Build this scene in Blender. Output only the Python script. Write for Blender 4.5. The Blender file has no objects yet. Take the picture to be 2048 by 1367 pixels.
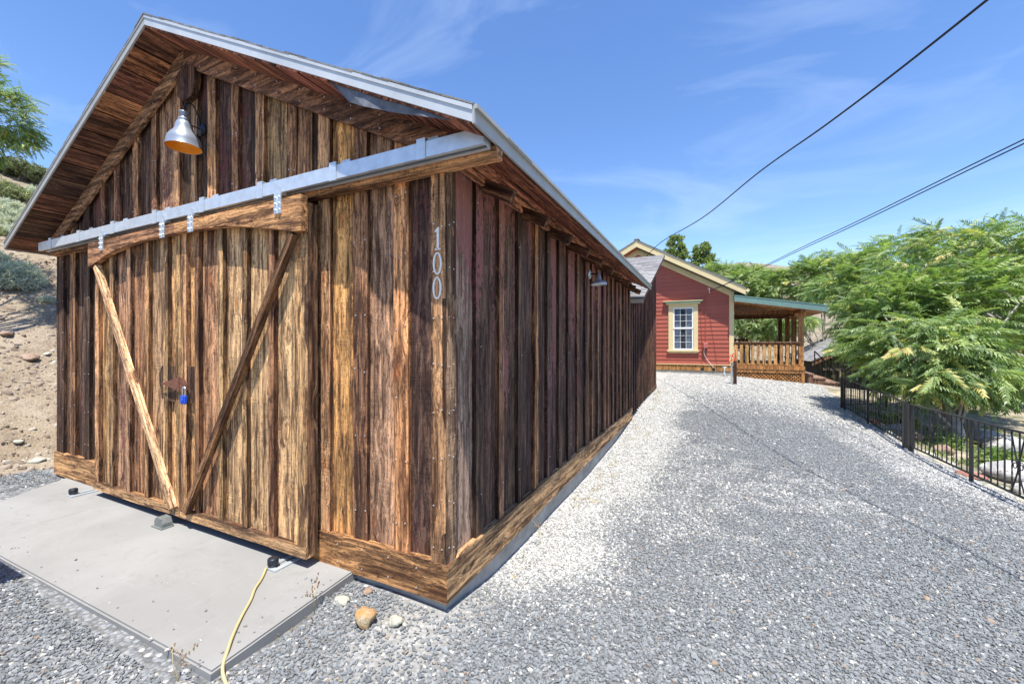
import bpy, math, random
import numpy as np
from mathutils import Matrix, Vector
random.seed(7); RNG = np.random.default_rng(7)
sc = bpy.context.scene
# ------------------------------------------------------------------ camera, sky, sun, exposure
YAW = math.atan2(391, 818)
cam_d = bpy.data.cameras.new("camera"); cam = bpy.data.objects.new("camera", cam_d); sc.collection.objects.link(cam)
cam.location = (1.297, -1.881, 1.5); cam.rotation_euler = (math.radians(90), 0, YAW)
cam_d.sensor_width = 36; cam_d.lens = 36 * 818 / 2048; cam_d.shift_y = 2.5 / 2048
cam_d.clip_start = 0.05; cam_d.clip_end = 2000; sc.camera = cam
SUN = Vector((0.15, -0.305, 1.0)).normalized()
elev = math.asin(SUN.z); az = math.atan2(SUN.x, SUN.y)
w = bpy.data.worlds.new("World"); sc.world = w; w.use_nodes = True
nt = w.node_tree; nt.nodes.clear()
sky = nt.nodes.new("ShaderNodeTexSky"); sky.sky_type = 'NISHITA'; sky.sun_disc = False
sky.sun_elevation = elev; sky.sun_rotation = az; sky.altitude = 1400; sky.air_density = 1.25; sky.dust_density = 0.7; sky.ozone_density = 2.2
bg = nt.nodes.new("ShaderNodeBackground"); bg.inputs[1].default_value = 0.13
out = nt.nodes.new("ShaderNodeOutputWorld")
tc = nt.nodes.new("ShaderNodeTexCoord")
mp = nt.nodes.new("ShaderNodeMapping"); mp.inputs['Scale'].default_value = (1.3, 2.6, 5.0); mp.inputs['Rotation'].default_value = (0.25, 0.35, 0.5)
no = nt.nodes.new("ShaderNodeTexNoise"); no.inputs['Scale'].default_value = 1.5; no.inputs['Detail'].default_value = 9; no.inputs['Roughness'].default_value = 0.58; no.inputs['Distortion'].default_value = 0.7
mr = nt.nodes.new("ShaderNodeMapRange"); mr.inputs[1].default_value = 0.5; mr.inputs[2].default_value = 0.85; mr.inputs[3].default_value = 0.0; mr.inputs[4].default_value = 0.32
mx = nt.nodes.new("ShaderNodeMix"); mx.data_type = 'RGBA'; mx.inputs[7].default_value = (4.6, 5.4, 6.6, 1)
hs = nt.nodes.new("ShaderNodeHueSaturation"); hs.inputs['Saturation'].default_value = 1.18; hs.inputs['Value'].default_value = 1.06; hs.inputs['Hue'].default_value = 0.508
L = nt.links.new
L(tc.outputs['Generated'], mp.inputs[0]); L(mp.outputs[0], no.inputs[0]); L(no.outputs[0], mr.inputs[0]); L(mr.outputs[0], mx.inputs[0])
L(sky.outputs[0], hs.inputs['Color']); L(hs.outputs[0], mx.inputs[6]); L(mx.outputs[2], bg.inputs[0]); L(bg.outputs[0], out.inputs[0])
sd = bpy.data.lights.new("sun", 'SUN'); sd.energy = 5.0; sd.angle = math.radians(0.5); sd.color = (1, 0.95, 0.87)
so = bpy.data.objects.new("sun", sd); sc.collection.objects.link(so); so.rotation_euler = SUN.to_track_quat('Z', 'Y').to_euler(); so.location = (5, -10, 30)
sc.view_settings.view_transform = 'Standard'; sc.view_settings.look = 'None'; sc.view_settings.exposure = 0.84; sc.view_settings.gamma = 1
sc.cycles.max_bounces = 7; sc.cycles.transparent_max_bounces = 10

# ------------------------------------------------------------------ material helpers
class NT:
    def __init__(s, name):
        s.m = bpy.data.materials.new(name); s.m.use_nodes = True; s.t = s.m.node_tree
        s.b = s.t.nodes["Principled BSDF"]; s.o = s.t.nodes["Material Output"]
    def n(s, typ, props=None, **ins):
        x = s.t.nodes.new("ShaderNode" + typ)
        for k, v in (props or {}).items(): setattr(x, k, v)
        for k, v in ins.items():
            key = int(k[1:]) if k[0] == 'i' and k[1:].isdigit() else k.replace('_', ' ')
            s.set(x.inputs[key], v)
        return x
    def set(s, inp, v):
        if hasattr(v, 'is_output'): s.t.links.new(v, inp)
        elif hasattr(v, 'outputs'): s.t.links.new(v.outputs[0], inp)
        else: inp.default_value = v
    def math(s, op, a, b=0.0, c=0.0, clamp=False): return s.n('Math', dict(operation=op, use_clamp=clamp), i0=a, i1=b, i2=c).outputs[0]
    def noise(s, vec, scale, detail=4, rough=0.55, dist=0.0): return s.n('TexNoise', Vector=vec, Scale=scale, Detail=detail, Roughness=rough, Distortion=dist).outputs[0]
    def rng(s, v, a, b, c=0.0, d=1.0): return s.n('MapRange', None, i0=v, i1=a, i2=b, i3=c, i4=d).outputs[0]
    def mix(s, f, a, b, bt='MIX'):
        x = s.n('Mix', dict(data_type='RGBA', blend_type=bt, clamp_factor=True)); s.set(x.inputs[0], f)
        for i, v in ((6, a), (7, b)):
            if isinstance(v, (tuple, list)): v = (*v[:3], 1)
            s.set(x.inputs[i], v)
        return x.outputs[2]
    def scale(s, vec, sc3): return s.n('Mapping', None, Vector=vec, Scale=sc3).outputs[0]
    def bump(s, h, strength=0.4, dist=0.01):
        b = s.n('Bump', None, Height=h, Strength=strength, Distance=dist); s.t.links.new(b.outputs[0], s.b.inputs['Normal']); return b
    def fin(s, col=None, rough=0.7, metal=0.0, spec=0.4):
        if col is not None:
            if isinstance(col, (tuple, list)): col = (*col[:3], 1)
            s.set(s.b.inputs['Base Color'], col)
        s.set(s.b.inputs['Roughness'], rough); s.b.inputs['Metallic'].default_value = metal; s.b.inputs['Specular IOR Level'].default_value = spec
        return s.m

def wood(name, horiz=False, knots=1.0, stain=1.0, contrast=1.0, paintcol=(0.15, 0.05, 0.048), zgrad=0.0, saw=1.0, rough=0.85, bump=0.8, tint=(0.98, 0.86, 0.71)):
    s = NT(name); oi = s.n('ObjectInfo'); tcn = s.n('TexCoord'); tco = tcn.outputs['Object']
    if horiz: sx_ = s.n('SeparateXYZ', None, Vector=tco); tco = s.n('CombineXYZ', None, X=sx_.outputs[2], Y=sx_.outputs[1], Z=sx_.outputs[0]).outputs[0]
    off = s.n('VectorMath', dict(operation='ADD')); s.set(off.inputs[0], tco)
    rv = s.n('CombineXYZ'); r = oi.outputs['Random']
    s.set(rv.inputs[0], s.math('MULTIPLY', r, 37.0)); s.set(rv.inputs[1], s.math('MULTIPLY', r, 91.0)); s.set(rv.inputs[2], s.math('MULTIPLY', r, 53.0)); s.set(off.inputs[1], rv.outputs[0])
    p = off.outputs[0]; base = s.mix(1.0, oi.outputs['Color'], tint, 'MULTIPLY'); alpha = oi.outputs['Alpha']
    # knots: distance to sparse points stretched along the board
    vor = s.n('TexVoronoi', dict(voronoi_dimensions='3D'), Vector=s.scale(p, (6.5, 6.5, 3.0)), Scale=1.0, Randomness=1.0)
    kd = vor.outputs['Distance']
    kfield = s.rng(kd, 0.0, 0.45, 1.0, 0.0)
    warp = s.n('VectorMath', dict(operation='MULTIPLY_ADD')); s.set(warp.inputs[0], s.n('CombineXYZ', None, X=kfield, Y=kfield).outputs[0]); warp.inputs[1].default_value = (0.05, 0.05, 0); s.set(warp.inputs[2], p)
    wv = s.n('TexNoise', None, Vector=s.scale(p, (5, 5, 1.1)), Scale=1.0, Detail=2.0).outputs[1]
    warp2 = s.n('VectorMath', dict(operation='MULTIPLY_ADD')); s.set(warp2.inputs[0], wv); warp2.inputs[1].default_value = (0.045, 0.045, 0); s.set(warp2.inputs[2], warp.outputs[0])
    q = warp2.outputs[0]
    g1 = s.noise(s.scale(q, (30, 30, 0.75)), 1.0, 5, 0.62, 0.25)
    g2 = s.noise(s.scale(q, (170, 170, 4.0)), 1.0, 3, 0.6)
    g3 = s.noise(s.scale(p, (9, 9, 1.3)), 1.0, 6, 0.6, 0.4)
    big = s.noise(s.scale(p, (3.0, 3.0, 0.7)), 1.0, 3, 0.5)
    spk = s.noise(s.scale(p, (85, 85, 26)), 1.0, 4, 0.7)
    mott = s.noise(s.scale(p, (26, 26, 3.2)), 1.0, 6, 0.72, 0.6)
    dark = s.mix(0.55, s.mix(1.0, base, (0.32, 0.23, 0.18), 'MULTIPLY'), (0.024, 0.015, 0.012))
    light = s.mix(0.25, s.mix(1.0, base, (1.8, 1.65, 1.45), 'MULTIPLY'), (0.55, 0.36, 0.18))
    c = s.mix(s.rng(g1, 0.5 - 0.16 / contrast, 0.5 + 0.02), dark, base)
    c = s.mix(s.rng(g1, 0.52, 0.68), c, light)
    c = s.mix(s.math('MULTIPLY', s.rng(g3, 0.50, 0.66), 0.75 * stain), c, dark)
    c = s.mix(s.math('MULTIPLY', s.rng(big, 0.55, 0.72), 0.5 * stain), c, (0.045, 0.027, 0.024))
    c = s.mix(s.math('MULTIPLY', s.rng(g2, 0.40, 0.56, 1.0, 0.0), 0.55), c, s.mix(0.65, c, (0.02, 0.013, 0.011)))
    c = s.mix(s.math('MULTIPLY', s.rng(mott, 0.53, 0.61), 0.65), c, s.mix(0.4, light, c)); c = s.mix(s.math('MULTIPLY', s.rng(mott, 0.48, 0.39), 0.75), c, dark)
    c = s.mix(s.math('MULTIPLY', s.rng(spk, 0.55, 0.62), 0.8), c, s.mix(0.7, c, (0.025, 0.015, 0.013)))
    crk = s.noise(s.scale(q, (48, 48, 0.9)), 1.0, 3, 0.55, 0.15)
    c = s.mix(s.rng(s.math('ABSOLUTE', s.math('SUBTRACT', crk, 0.56)), 0.0, 0.012, 0.8, 0.0), c, (0.012, 0.007, 0.005))
    # red paint remains
    sep = s.n('SeparateXYZ', None, Vector=tcn.outputs['Object'])
    pn = s.noise(s.scale(p, (55, 55, 22)), 1.0, 4, 0.7); pn2 = s.noise(s.scale(p, (4, 4, 0.9)), 1.0, 3, 0.5)
    amt = s.math('ADD', s.math('MULTIPLY', s.math('SUBTRACT', alpha, 1.0), -1.0), s.math('MULTIPLY', s.math('SUBTRACT', sep.outputs[2], 1.35), zgrad))
    pm = s.math('ADD', s.math('MULTIPLY', s.math('SUBTRACT', pn, 0.5), 1.8), s.math('MULTIPLY', s.math('SUBTRACT', pn2, 0.5), 2.6))
    pm = s.math('ADD', pm, s.math('SUBTRACT', amt, 0.55))
    c = s.mix(s.rng(pm, 0.0, 0.13, 0.0, 0.85), c, paintcol)
    # knots colour
    k = s.rng(kd, 0.09, 0.14, 1.0, 0.0)
    kpick = s.math('GREATER_THAN', s.n('SeparateColor', None, Color=vor.outputs['Color']).outputs[0], 0.3)
    c = s.mix(s.math('MULTIPLY', s.math('MULTIPLY', s.rng(kd, 0.12, 0.30, 1.0, 0.0), kpick), 0.4 * knots), c, s.mix(1.0, base, (0.5, 0.36, 0.25), 'MULTIPLY'))
    c = s.mix(s.math('MULTIPLY', s.math('MULTIPLY', k, kpick), 0.7 * knots), c, s.mix(s.rng(spk, 0.4, 0.6), s.mix(1.0, base, (0.95, 0.66, 0.42), 'MULTIPLY'), (0.05, 0.026, 0.016)))
    # saw marks across the board
    sw = s.noise(s.scale(p, (4, 4, 260)), 1.0, 2, 0.5)
    smk = s.math('MULTIPLY', s.rng(s.noise(s.scale(p, (7, 7, 1.6)), 1.0, 2), 0.48, 0.62), saw)
    c = s.mix(s.math('MULTIPLY', s.math('MULTIPLY', s.rng(sw, 0.5, 0.62), smk), 0.55), c, s.mix(0.6, c, (0.03, 0.02, 0.018)))
    if tint[0] != 1: gm_ = s.n('Gamma', None, Color=c, Gamma=1.22).outputs[0]; c = s.n('HueSaturation', None, Saturation=0.93, Value=1.38, Color=gm_).outputs[0]
    h = s.math('ADD', s.math('MULTIPLY', g2, 0.5), s.math('ADD', s.math('MULTIPLY', g1, 0.8), s.math('ADD', s.math('MULTIPLY', spk, 0.35), s.math('MULTIPLY', s.math('MULTIPLY', sw, smk), 0.4))))
    s.bump(h, bump, 0.006)
    return s.fin(c, rough, 0, 0.25)

M = {}
M['wood'] = wood('weathered_wood', zgrad=0.0)
M['wood_side'] = wood('weathered_painted_wood', zgrad=0.36, saw=0.5, paintcol=(0.31, 0.125, 0.112), tint=(1.0, 0.84, 0.76))
M['wood_h'] = wood('weathered_wood_horizontal', horiz=True)
M['edge'] = wood('dark_wood_edge', contrast=1.3, stain=1.2, tint=(0.5, 0.40, 0.31))
M['stained'] = wood('stained_wood', tint=(1, 1, 1), knots=0.5, stain=0.3, contrast=0.6, saw=0.0, rough=0.55, bump=0.25)
M['soffit'] = wood('soffit_wood', stain=0.9, contrast=1.1, saw=0.3)

def simple(name, col, rough=0.6, metal=0.0, var=0.15, vs=8.0, bump=0.0, bs=60.0, spec=0.4, objvar=0.0):
    s = NT(name); tcn = s.n('TexCoord'); n = s.noise(tcn.outputs['Object'], vs, 5, 0.6)
    f = s.rng(n, 0.3, 0.7, 1 - var, 1 + var)
    if objvar: f = s.math('MULTIPLY', f, s.rng(s.n('ObjectInfo').outputs['Random'], 0, 1, 1 - objvar, 1 + objvar))
    c = s.n('VectorMath', dict(operation='SCALE')); c.inputs[0].default_value = col[:3]; s.set(c.inputs['Scale'], f)
    if bump: s.bump(s.noise(tcn.outputs['Object'], bs, 4, 0.6), bump, 0.004)
    return s.fin(c.outputs[0], rough, metal, spec)
M['galv'] = simple('galvanised_steel', (0.62, 0.68, 0.73), 0.42, 0.55, 0.12, 14, 0.08, 40)
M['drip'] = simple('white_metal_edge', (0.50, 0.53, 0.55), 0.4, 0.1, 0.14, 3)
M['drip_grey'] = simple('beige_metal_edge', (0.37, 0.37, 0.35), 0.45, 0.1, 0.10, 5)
M['conc'] = simple('rough_concrete', (0.36, 0.34, 0.305), 0.9, 0, 0.3, 5, 0.5, 35)
M['black'] = simple('black_iron', (0.022, 0.022, 0.024), 0.45, 0.2, 0.4, 30, 0.15, 90, 0.5)
M['darkmetal'] = simple('dark_fitting', (0.03, 0.035, 0.045), 0.4, 0.5, 0.2)
M['rust'] = simple('rusty_steel', (0.20, 0.085, 0.055), 0.75, 0.3, 0.35, 30, 0.3, 80)
M['blue'] = simple('blue_padlock_body', (0.02, 0.08, 0.50), 0.35, 0, 0.1)
M['chrome'] = simple('shackle_steel', (0.7, 0.7, 0.7), 0.25, 1.0, 0.05)
M['shade'] = simple('brushed_zinc_shade', (0.29, 0.325, 0.385), 0.38, 0.35, 0.06, 6)
M['shade_in'] = simple('golden_shade_lining', (0.85, 0.36, 0.03), 0.4, 0.2, 0.05)
M['white'] = simple('white_paint', (0.80, 0.80, 0.78), 0.45, 0, 0.04)
M['cream'] = simple('cream_paint', (0.66, 0.54, 0.30), 0.55, 0, 0.05, 4)
M['green'] = simple('green_paint', (0.055, 0.075, 0.045), 0.5, 0, 0.08)
M['cap'] = simple('sage_paint', (0.26, 0.33, 0.20), 0.5, 0, 0.06)
M['teal'] = simple('teal_metal', (0.16, 0.26, 0.225), 0.45, 0.1, 0.08)
M['red'] = simple('red_siding_paint', (0.35, 0.088, 0.055), 0.55, 0, 0.08, 6, 0.12, 50, 0.4, 0.07)
M['flap'] = simple('weathered_felt', (0.10, 0.105, 0.12), 0.5, 0, 0.5, 12)
M['felt'] = simple('roofing_felt', (0.035, 0.04, 0.05), 0.55, 0, 0.3, 9)
M['shingle'] = simple('asphalt_shingle', (0.17, 0.165, 0.155), 0.95, 0, 0.3, 60, 0.6, 160, 0.2, 0.35)
M['shingle_grey'] = simple('grey_asphalt_shingle', (0.25, 0.245, 0.245), 0.95, 0, 0.25, 60, 0.6, 160, 0.2, 0.28)
M['cord'] = simple('yellow_rubber_cord', (0.46, 0.38, 0.19), 0.5, 0, 0.1)
M['wire'] = simple('black_cable', (0.015, 0.015, 0.02), 0.6, 0, 0.1)
M['orange'] = simple('orange_hose', (0.6, 0.08, 0.03), 0.5, 0, 0.1)
M['nail'] = simple('zinc_nail', (0.75, 0.76, 0.78), 0.3, 0.6, 0.05)
M['curtain'] = simple('grey_curtain', (0.75, 0.78, 0.85), 0.9, 0, 0.1)
M['interior'] = simple('dark_interior', (0.02, 0.02, 0.022), 0.9, 0, 0.1)  # near-black colour stands in for darkness behind boards, lattice and glass
M['bark'] = simple('grey_bark', (0.26, 0.23, 0.20), 0.9, 0, 0.3, 14, 0.6, 30)
M['bark_dark'] = simple('dark_bark', (0.08, 0.065, 0.055), 0.95, 0, 0.3, 14, 0.6, 30)
M['brick'] = simple('red_paver', (0.30, 0.14, 0.10), 0.9, 0, 0.25, 12, 0.4, 60)
M['oldwood'] = wood('olive_board', tint=(1, 1, 1), stain=0.5, contrast=0.8, saw=0)
def glass():
    s = NT('window_glass'); s.fin((0.12, 0.135, 0.15), 0.05, 0, 0.7)  # pale base colour imitates reflections in the panes
    tr = s.n('BsdfTransparent'); tr.inputs[0].default_value = (0.75, 0.8, 0.85, 1)
    mxs = s.n('MixShader', None, i0=0.78); s.t.links.new(s.b.outputs[0], mxs.inputs[1]); s.t.links.new(tr.outputs[0], mxs.inputs[2]); s.t.links.new(mxs.outputs[0], s.o.inputs[0])
    return s.m
M['glass'] = glass()
def rock(name, a, b, c3, sc_=5):
    s = NT(name); tcn = s.n('TexCoord'); p = tcn.outputs['Object']; n = s.noise(p, sc_, 7, 0.65); n2 = s.noise(p, sc_ * 6, 4, 0.7)
    c = s.mix(s.rng(n, 0.38, 0.62), a, b); c = s.mix(s.rng(n2, 0.55, 0.7), c, c3)
    s.bump(s.math('ADD', n, s.math('MULTIPLY', n2, 0.4)), 0.9, 0.03); return s.fin(c, 0.92, 0, 0.2)
M['rock'] = rock('grey_granite', (0.30, 0.30, 0.30), (0.56, 0.54, 0.50), (0.10, 0.10, 0.11))
M['rock_brown'] = rock('brown_rock', (0.22, 0.14, 0.10), (0.36, 0.27, 0.20), (0.10, 0.07, 0.05))
M['rock_orange'] = rock('ochre_rock', (0.50, 0.24, 0.07), (0.42, 0.36, 0.24), (0.22, 0.10, 0.04), 14)
M['rock_pale'] = rock('pale_rock', (0.50, 0.47, 0.36), (0.42, 0.42, 0.36), (0.28, 0.27, 0.22), 14)
def slab_mat():
    s = NT('cast_concrete'); p = s.n('TexCoord').outputs['Object']
    n = s.noise(p, 1.1, 6, 0.6, 0.6); n2 = s.noise(s.scale(p, (9, 1.2, 1)), 1.0, 4, 0.6, 1.2); n3 = s.noise(p, 70, 4, 0.7); n4 = s.noise(p, 7, 5, 0.65)
    c = s.mix(s.rng(n, 0.35, 0.65), (0.228, 0.226, 0.216), (0.272, 0.27, 0.26))
    c = s.mix(s.rng(n2, 0.62, 0.75, 0, 0.25), c, (0.33, 0.325, 0.315)); c = s.mix(s.rng(n4, 0.58, 0.75, 0, 0.45), c, (0.215, 0.205, 0.19))
    c = s.mix(s.rng(n3, 0.62, 0.75, 0, 0.3), c, (0.19, 0.18, 0.165))
    st = s.noise(p, 2.6, 8, 0.75, 1.5); c = s.mix(s.rng(st, 0.56, 0.64, 0, 0.30), c, (0.185, 0.175, 0.155)); c = s.mix(s.rng(s.noise(s.scale(p, (3, 22, 1)), 1.0, 4, 0.7), 0.63, 0.70, 0, 0.25), c, (0.33, 0.325, 0.315))
    ck = s.noise(p, 1.1, 7, 0.6, 0.2); c = s.mix(s.rng(s.math('ABSOLUTE', s.math('SUBTRACT', ck, 0.5)), 0.0, 0.0014, 0.4, 0.0), c, (0.12, 0.085, 0.08))
    wv = s.n('TexWave', dict(bands_direction='DIAGONAL'), Vector=p, Scale=0.35, Distortion=6.0, Detail=5.0, **{'Detail_Scale': 1.2}).outputs[1]
    c = s.mix(s.rng(wv, 0.985, 1.0, 0, 0.0), c, (0.15, 0.14, 0.13))
    s.bump(s.math('ADD', n3, n4), 0.15, 0.004); return s.fin(c, 0.9, 0, 0.2)
M['slab'] = slab_mat()

# ------------------------------------------------------------------ object helpers
COL = sc.collection; W = {}
def place(o, Mw, parent=None):
    if parent is not None: o.parent = parent; o.matrix_local = W[parent].inverted() @ Mw
    else: o.matrix_world = Mw
    W[o] = Mw
def new_mesh(name, V, F, smooth=False):
    me = bpy.data.meshes.new(name); me.from_pydata([tuple(v) for v in V], [], F); me.update()
    if smooth: me.shade_smooth()
    return me
def ob(name, me, mat=None, parent=None, Mw=None, col=None, **props):
    if isinstance(me, tuple): me = new_mesh(name, *me)
    if mat is not None and len(me.materials) == 0:
        for m_ in (mat if isinstance(mat, list) else [mat]): me.materials.append(m_)
    o = bpy.data.objects.new(name, me); COL.objects.link(o); place(o, Mw or Matrix(), parent)
    if col: o.color = (*col[:3], 1 - (col[3] if len(col) > 3 else 0.0))
    for k, v in props.items(): o[k] = v
    return o
def empty(name, loc, label, cat, group=None, rz=0):
    o = bpy.data.objects.new(name, None); COL.objects.link(o); o.empty_display_size = 0.3
    place(o, Matrix.Translation(loc) @ Matrix.Rotation(rz, 4, 'Z')); o['label'] = label; o['category'] = cat
    if group: o['group'] = group
    return o
def boxm(x0, x1, y0, y1, z0, z1):
    V = [(x, y, z) for z in (z0, z1) for y in (y0, y1) for x in (x0, x1)]
    return V, [(0, 2, 3, 1), (4, 5, 7, 6), (0, 1, 5, 4), (2, 6, 7, 3), (0, 4, 6, 2), (1, 3, 7, 5)]
def join(*ms):
    V = []; F = []
    for m_ in ms:
        k = len(V); V += list(m_[0]); F += [tuple(i + k for i in f) for f in m_[1]]
    return V, F
def bx(name, parent, mat, x0, x1, y0, y1, z0, z1, col=None, bevel=0.0, **pr):
    """box part with its own origin at the box's low corner"""
    V, F = boxm(0, x1 - x0, 0, y1 - y0, 0, z1 - z0); me = new_mesh(name, V, F)
    if bevel:
        import bmesh
        b = bmesh.new(); b.from_mesh(me); bmesh.ops.bevel(b, geom=b.edges[:], offset=bevel, segments=1, affect='EDGES'); b.to_mesh(me); b.free()
    return ob(name, me, mat, parent, Matrix.Translation((x0, y0, z0)), col, **pr)
def frame(o, ex, ez):
    ex = Vector(ex).normalized(); ez = Vector(ez).normalized(); ey = ez.cross(ex)
    return Matrix(((ex.x, ey.x, ez.x, o[0]), (ex.y, ey.y, ez.y, o[1]), (ex.z, ey.z, ez.z, o[2]), (0, 0, 0, 1)))
def plank(name, parent, mats, o, ex, ez, w, t, Ln, col=None, top=(0, 0), wob=0.003, bow=0.0, segs=7, **pr):
    """board: x across (w), y into the wall (t), z along (Ln); top=(dz at x=0, dz at x=w)"""
    V = []; F = []; MI = []
    for i in range(segs + 1):
        f = i / segs
        j0 = random.uniform(-wob, wob); j1 = random.uniform(-wob, wob); jy = random.uniform(-bow, bow)
        z = Ln * f; za = z + top[0] * f; zb = z + top[1] * f
        V += [(j0, jy, za), (w + j1, jy + random.uniform(-bow, bow), zb), (w + j1, t, zb), (j0, t, za)]
    for i in range(segs):
        a = i * 4
        for k, mi in ((0, 0), (1, 1), (2, 0), (3, 1)):
            F.append((a + k, a + (k + 1) % 4, a + 4 + (k + 1) % 4, a + 4 + k)); MI.append(mi)
    F.append((3, 2, 1, 0)); MI.append(0); n = segs * 4; F.append((n, n + 1, n + 2, n + 3)); MI.append(0)
    me = new_mesh(name, V, F)
    ms = mats if isinstance(mats, list) else [mats, mats]
    for m_ in ms: me.materials.append(m_)
    me.polygons.foreach_set('material_index', MI)
    return ob(name, me, None, parent, frame(o, ex, ez), col, **pr)
def prism(poly, y0, y1):
    """polygon in XZ extruded along Y"""
    n = len(poly); V = [(x, y0, z) for x, z in poly] + [(x, y1, z) for x, z in poly]
    F = [tuple(range(n)), tuple(range(2 * n - 1, n - 1, -1))] + [(i, i + n, (i + 1) % n + n, (i + 1) % n) for i in range(n)]
    return V, F
def tube(pts, rad, segs=8, cap=True):
    P = [Vector(p) for p in pts]; n = len(P)
    if not isinstance(rad, (list, tuple)): rad = [rad] * n
    V = []; F = []; up = None
    for i in range(n):
        d = (P[min(i + 1, n - 1)] - P[max(i - 1, 0)]).normalized()
        if up is None: up = Vector((0, 0, 1)) if abs(d.z) < 0.9 else Vector((1, 0, 0))
        a = d.cross(up).normalized(); b = a.cross(d).normalized(); up = b
        for k in range(segs):
            t = 2 * math.pi * k / segs; V.append(P[i] + (a * math.cos(t) + b * math.sin(t)) * rad[i])
    for i in range(n - 1):
        for k in range(segs): F.append((i * segs + k, i * segs + (k + 1) % segs, (i + 1) * segs + (k + 1) % segs, (i + 1) * segs + k))
    if cap: F.append(tuple(range(segs - 1, -1, -1))); F.append(tuple((n - 1) * segs + k for k in range(segs)))
    return V, F
def lathe(prof, segs=28):
    V = []; F = []; n = len(prof)
    for k in range(segs):
        t = 2 * math.pi * k / segs
        for r, z in prof: V.append((r * math.cos(t), r * math.sin(t), z))
    for k in range(segs):
        for i in range(n - 1):
            a = k * n + i; b = ((k + 1) % segs) * n + i; F.append((a, b, b + 1, a + 1))
    return V, F
def spline(pts, n=8):
    P = [Vector(p) for p in pts]; out_ = []
    for i in range(len(P) - 1):
        p0 = P[max(i - 1, 0)]; p1 = P[i]; p2 = P[i + 1]; p3 = P[min(i + 2, len(P) - 1)]
        for k in range(n):
            t = k / n; out_.append(0.5 * ((2 * p1) + (p2 - p0) * t + (2 * p0 - 5 * p1 + 4 * p2 - p3) * t * t + (3 * p1 - p0 - 3 * p2 + p3) * t ** 3))
    out_.append(P[-1]); return out_

# ------------------------------------------------------------------ ground
CP = np.array([(0, -.05, .0), (-.5, -.05, .02), (1, -1.6, -.05), (-.9, -1.1, .035), (-3, -1.2, .05), (-5, -1.0, .055), (-.66,-.86,.03), (-2.9,-.95,.052), (-1.8,-.95,.045), (-5.6, .3, .06), (0, .65, -.09), (0, 1.2, -.11), (0, 1.8, -.10), (0, 3.0, -.12),
    (0, 4.6, -.08), (0, 6.26, .05), (0, 10.3, .22), (-.5, 14.4, .40), (2.08, 14.4, .33), (4.17, 14.4, .16), (1, 13.6, .34), (4.4, 11.15, -.16), (4.4, 9.35, -.23), (4.4, 7.4, -.33),
    (4.4, 5.5, -.31), (4.4, 4.5, -.28), (2.0, 11.8, .27), (2.0, 8.0, .03), (2.0, 5.0, -.12), (2.0, 2.0, -.11), (4.4, 1.0, -.2), (2.5, -1, -.08), (-.7, -.35, .0), (6.5, 6, -.45), (6.0, 9, -.42), (7.5, 12, -.2),
    (8.5, 15, -.1), (6.0, 16, -.1), (5.5, 20, -.7), (9, 22, -.9), (9, 3, -.5), (3, 19, .3), (0, 18, .5), (-3, 10, .3), (-5.6, 6, .25), (11, 9, -.4)], float)
def tps_fit(C):
    n = len(C); d = np.hypot(C[:, None, 0] - C[None, :, 0], C[:, None, 1] - C[None, :, 1]); K = np.where(d > 0, d * d * np.log(d + 1e-9), 0) + np.eye(n) * 0.02
    Pm = np.c_[np.ones(n), C[:, :2]]; A = np.block([[K, Pm], [Pm.T, np.zeros((3, 3))]]); return np.linalg.solve(A, np.r_[C[:, 2], 0, 0, 0])
TPS = tps_fit(CP)
def sst(a, b, x): t = np.clip((x - a) / (b - a), 0, 1); return t * t * (3 - 2 * t)
def vnoise(x, y, s, seed=0):
    x = x / s + seed * 17.3; y = y / s + seed * 9.1; xi = np.floor(x); yi = np.floor(y); fx = x - xi; fy = y - yi; fx = fx * fx * (3 - 2 * fx); fy = fy * fy * (3 - 2 * fy)
    h = lambda a, b: np.modf(np.abs(np.sin(a * 127.1 + b * 311.7 + seed * 5.3) * 43758.5453))[0]
    return (h(xi, yi) * (1 - fx) + h(xi + 1, yi) * fx) * (1 - fy) + (h(xi, yi + 1) * (1 - fx) + h(xi + 1, yi + 1) * fx) * fy
def gz(x, y):
    x = np.asarray(x, float); y = np.asarray(y, float); cx = np.clip(x, -6.5, 12); cy = np.clip(y, -2.5, 23)
    sh = cx.shape; X = cx.ravel(); Y = cy.ravel(); z = np.zeros(len(X))
    for i in range(0, len(X), 20000):
        d = np.hypot(X[i:i + 20000, None] - CP[None, :, 0], Y[i:i + 20000, None] - CP[None, :, 1])
        z[i:i + 20000] = np.where(d > 0, d * d * np.log(d + 1e-9), 0) @ TPS[:-3] + TPS[-3] + TPS[-2] * X[i:i + 20000] + TPS[-1] * Y[i:i + 20000]
    z = z.reshape(sh)
    dl = np.maximum(-6.15 - x, 0)
    hill = 0.57 * dl - 0.022 * np.maximum(dl - 9, 0) ** 2; hill = np.where(dl > 20, 0.57 * 20 - 0.022 * 121 - 0.03 * (dl - 20), hill)
    hill = hill + sst(0, 1.5, dl) * 0.25 * (vnoise(x, y, 1.1, 1) - .5) + sst(1, 5, dl) * 0.9 * (vnoise(x, y, 4.0, 2) - .5)
    far = 19.5 * sst(38, 115, np.hypot(x - 10, y)) * (0.75 + 0.5 * vnoise(x, y, 38, 3)) + 2.0 * sst(40, 90, np.hypot(x, y)) * (vnoise(x, y, 11, 4) - .5)
    far = far * sst(-10, 20, y + 0.2 * x) * sst(-.14, .08, x / np.maximum(y, 5.0))
    return z + hill + far
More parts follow.
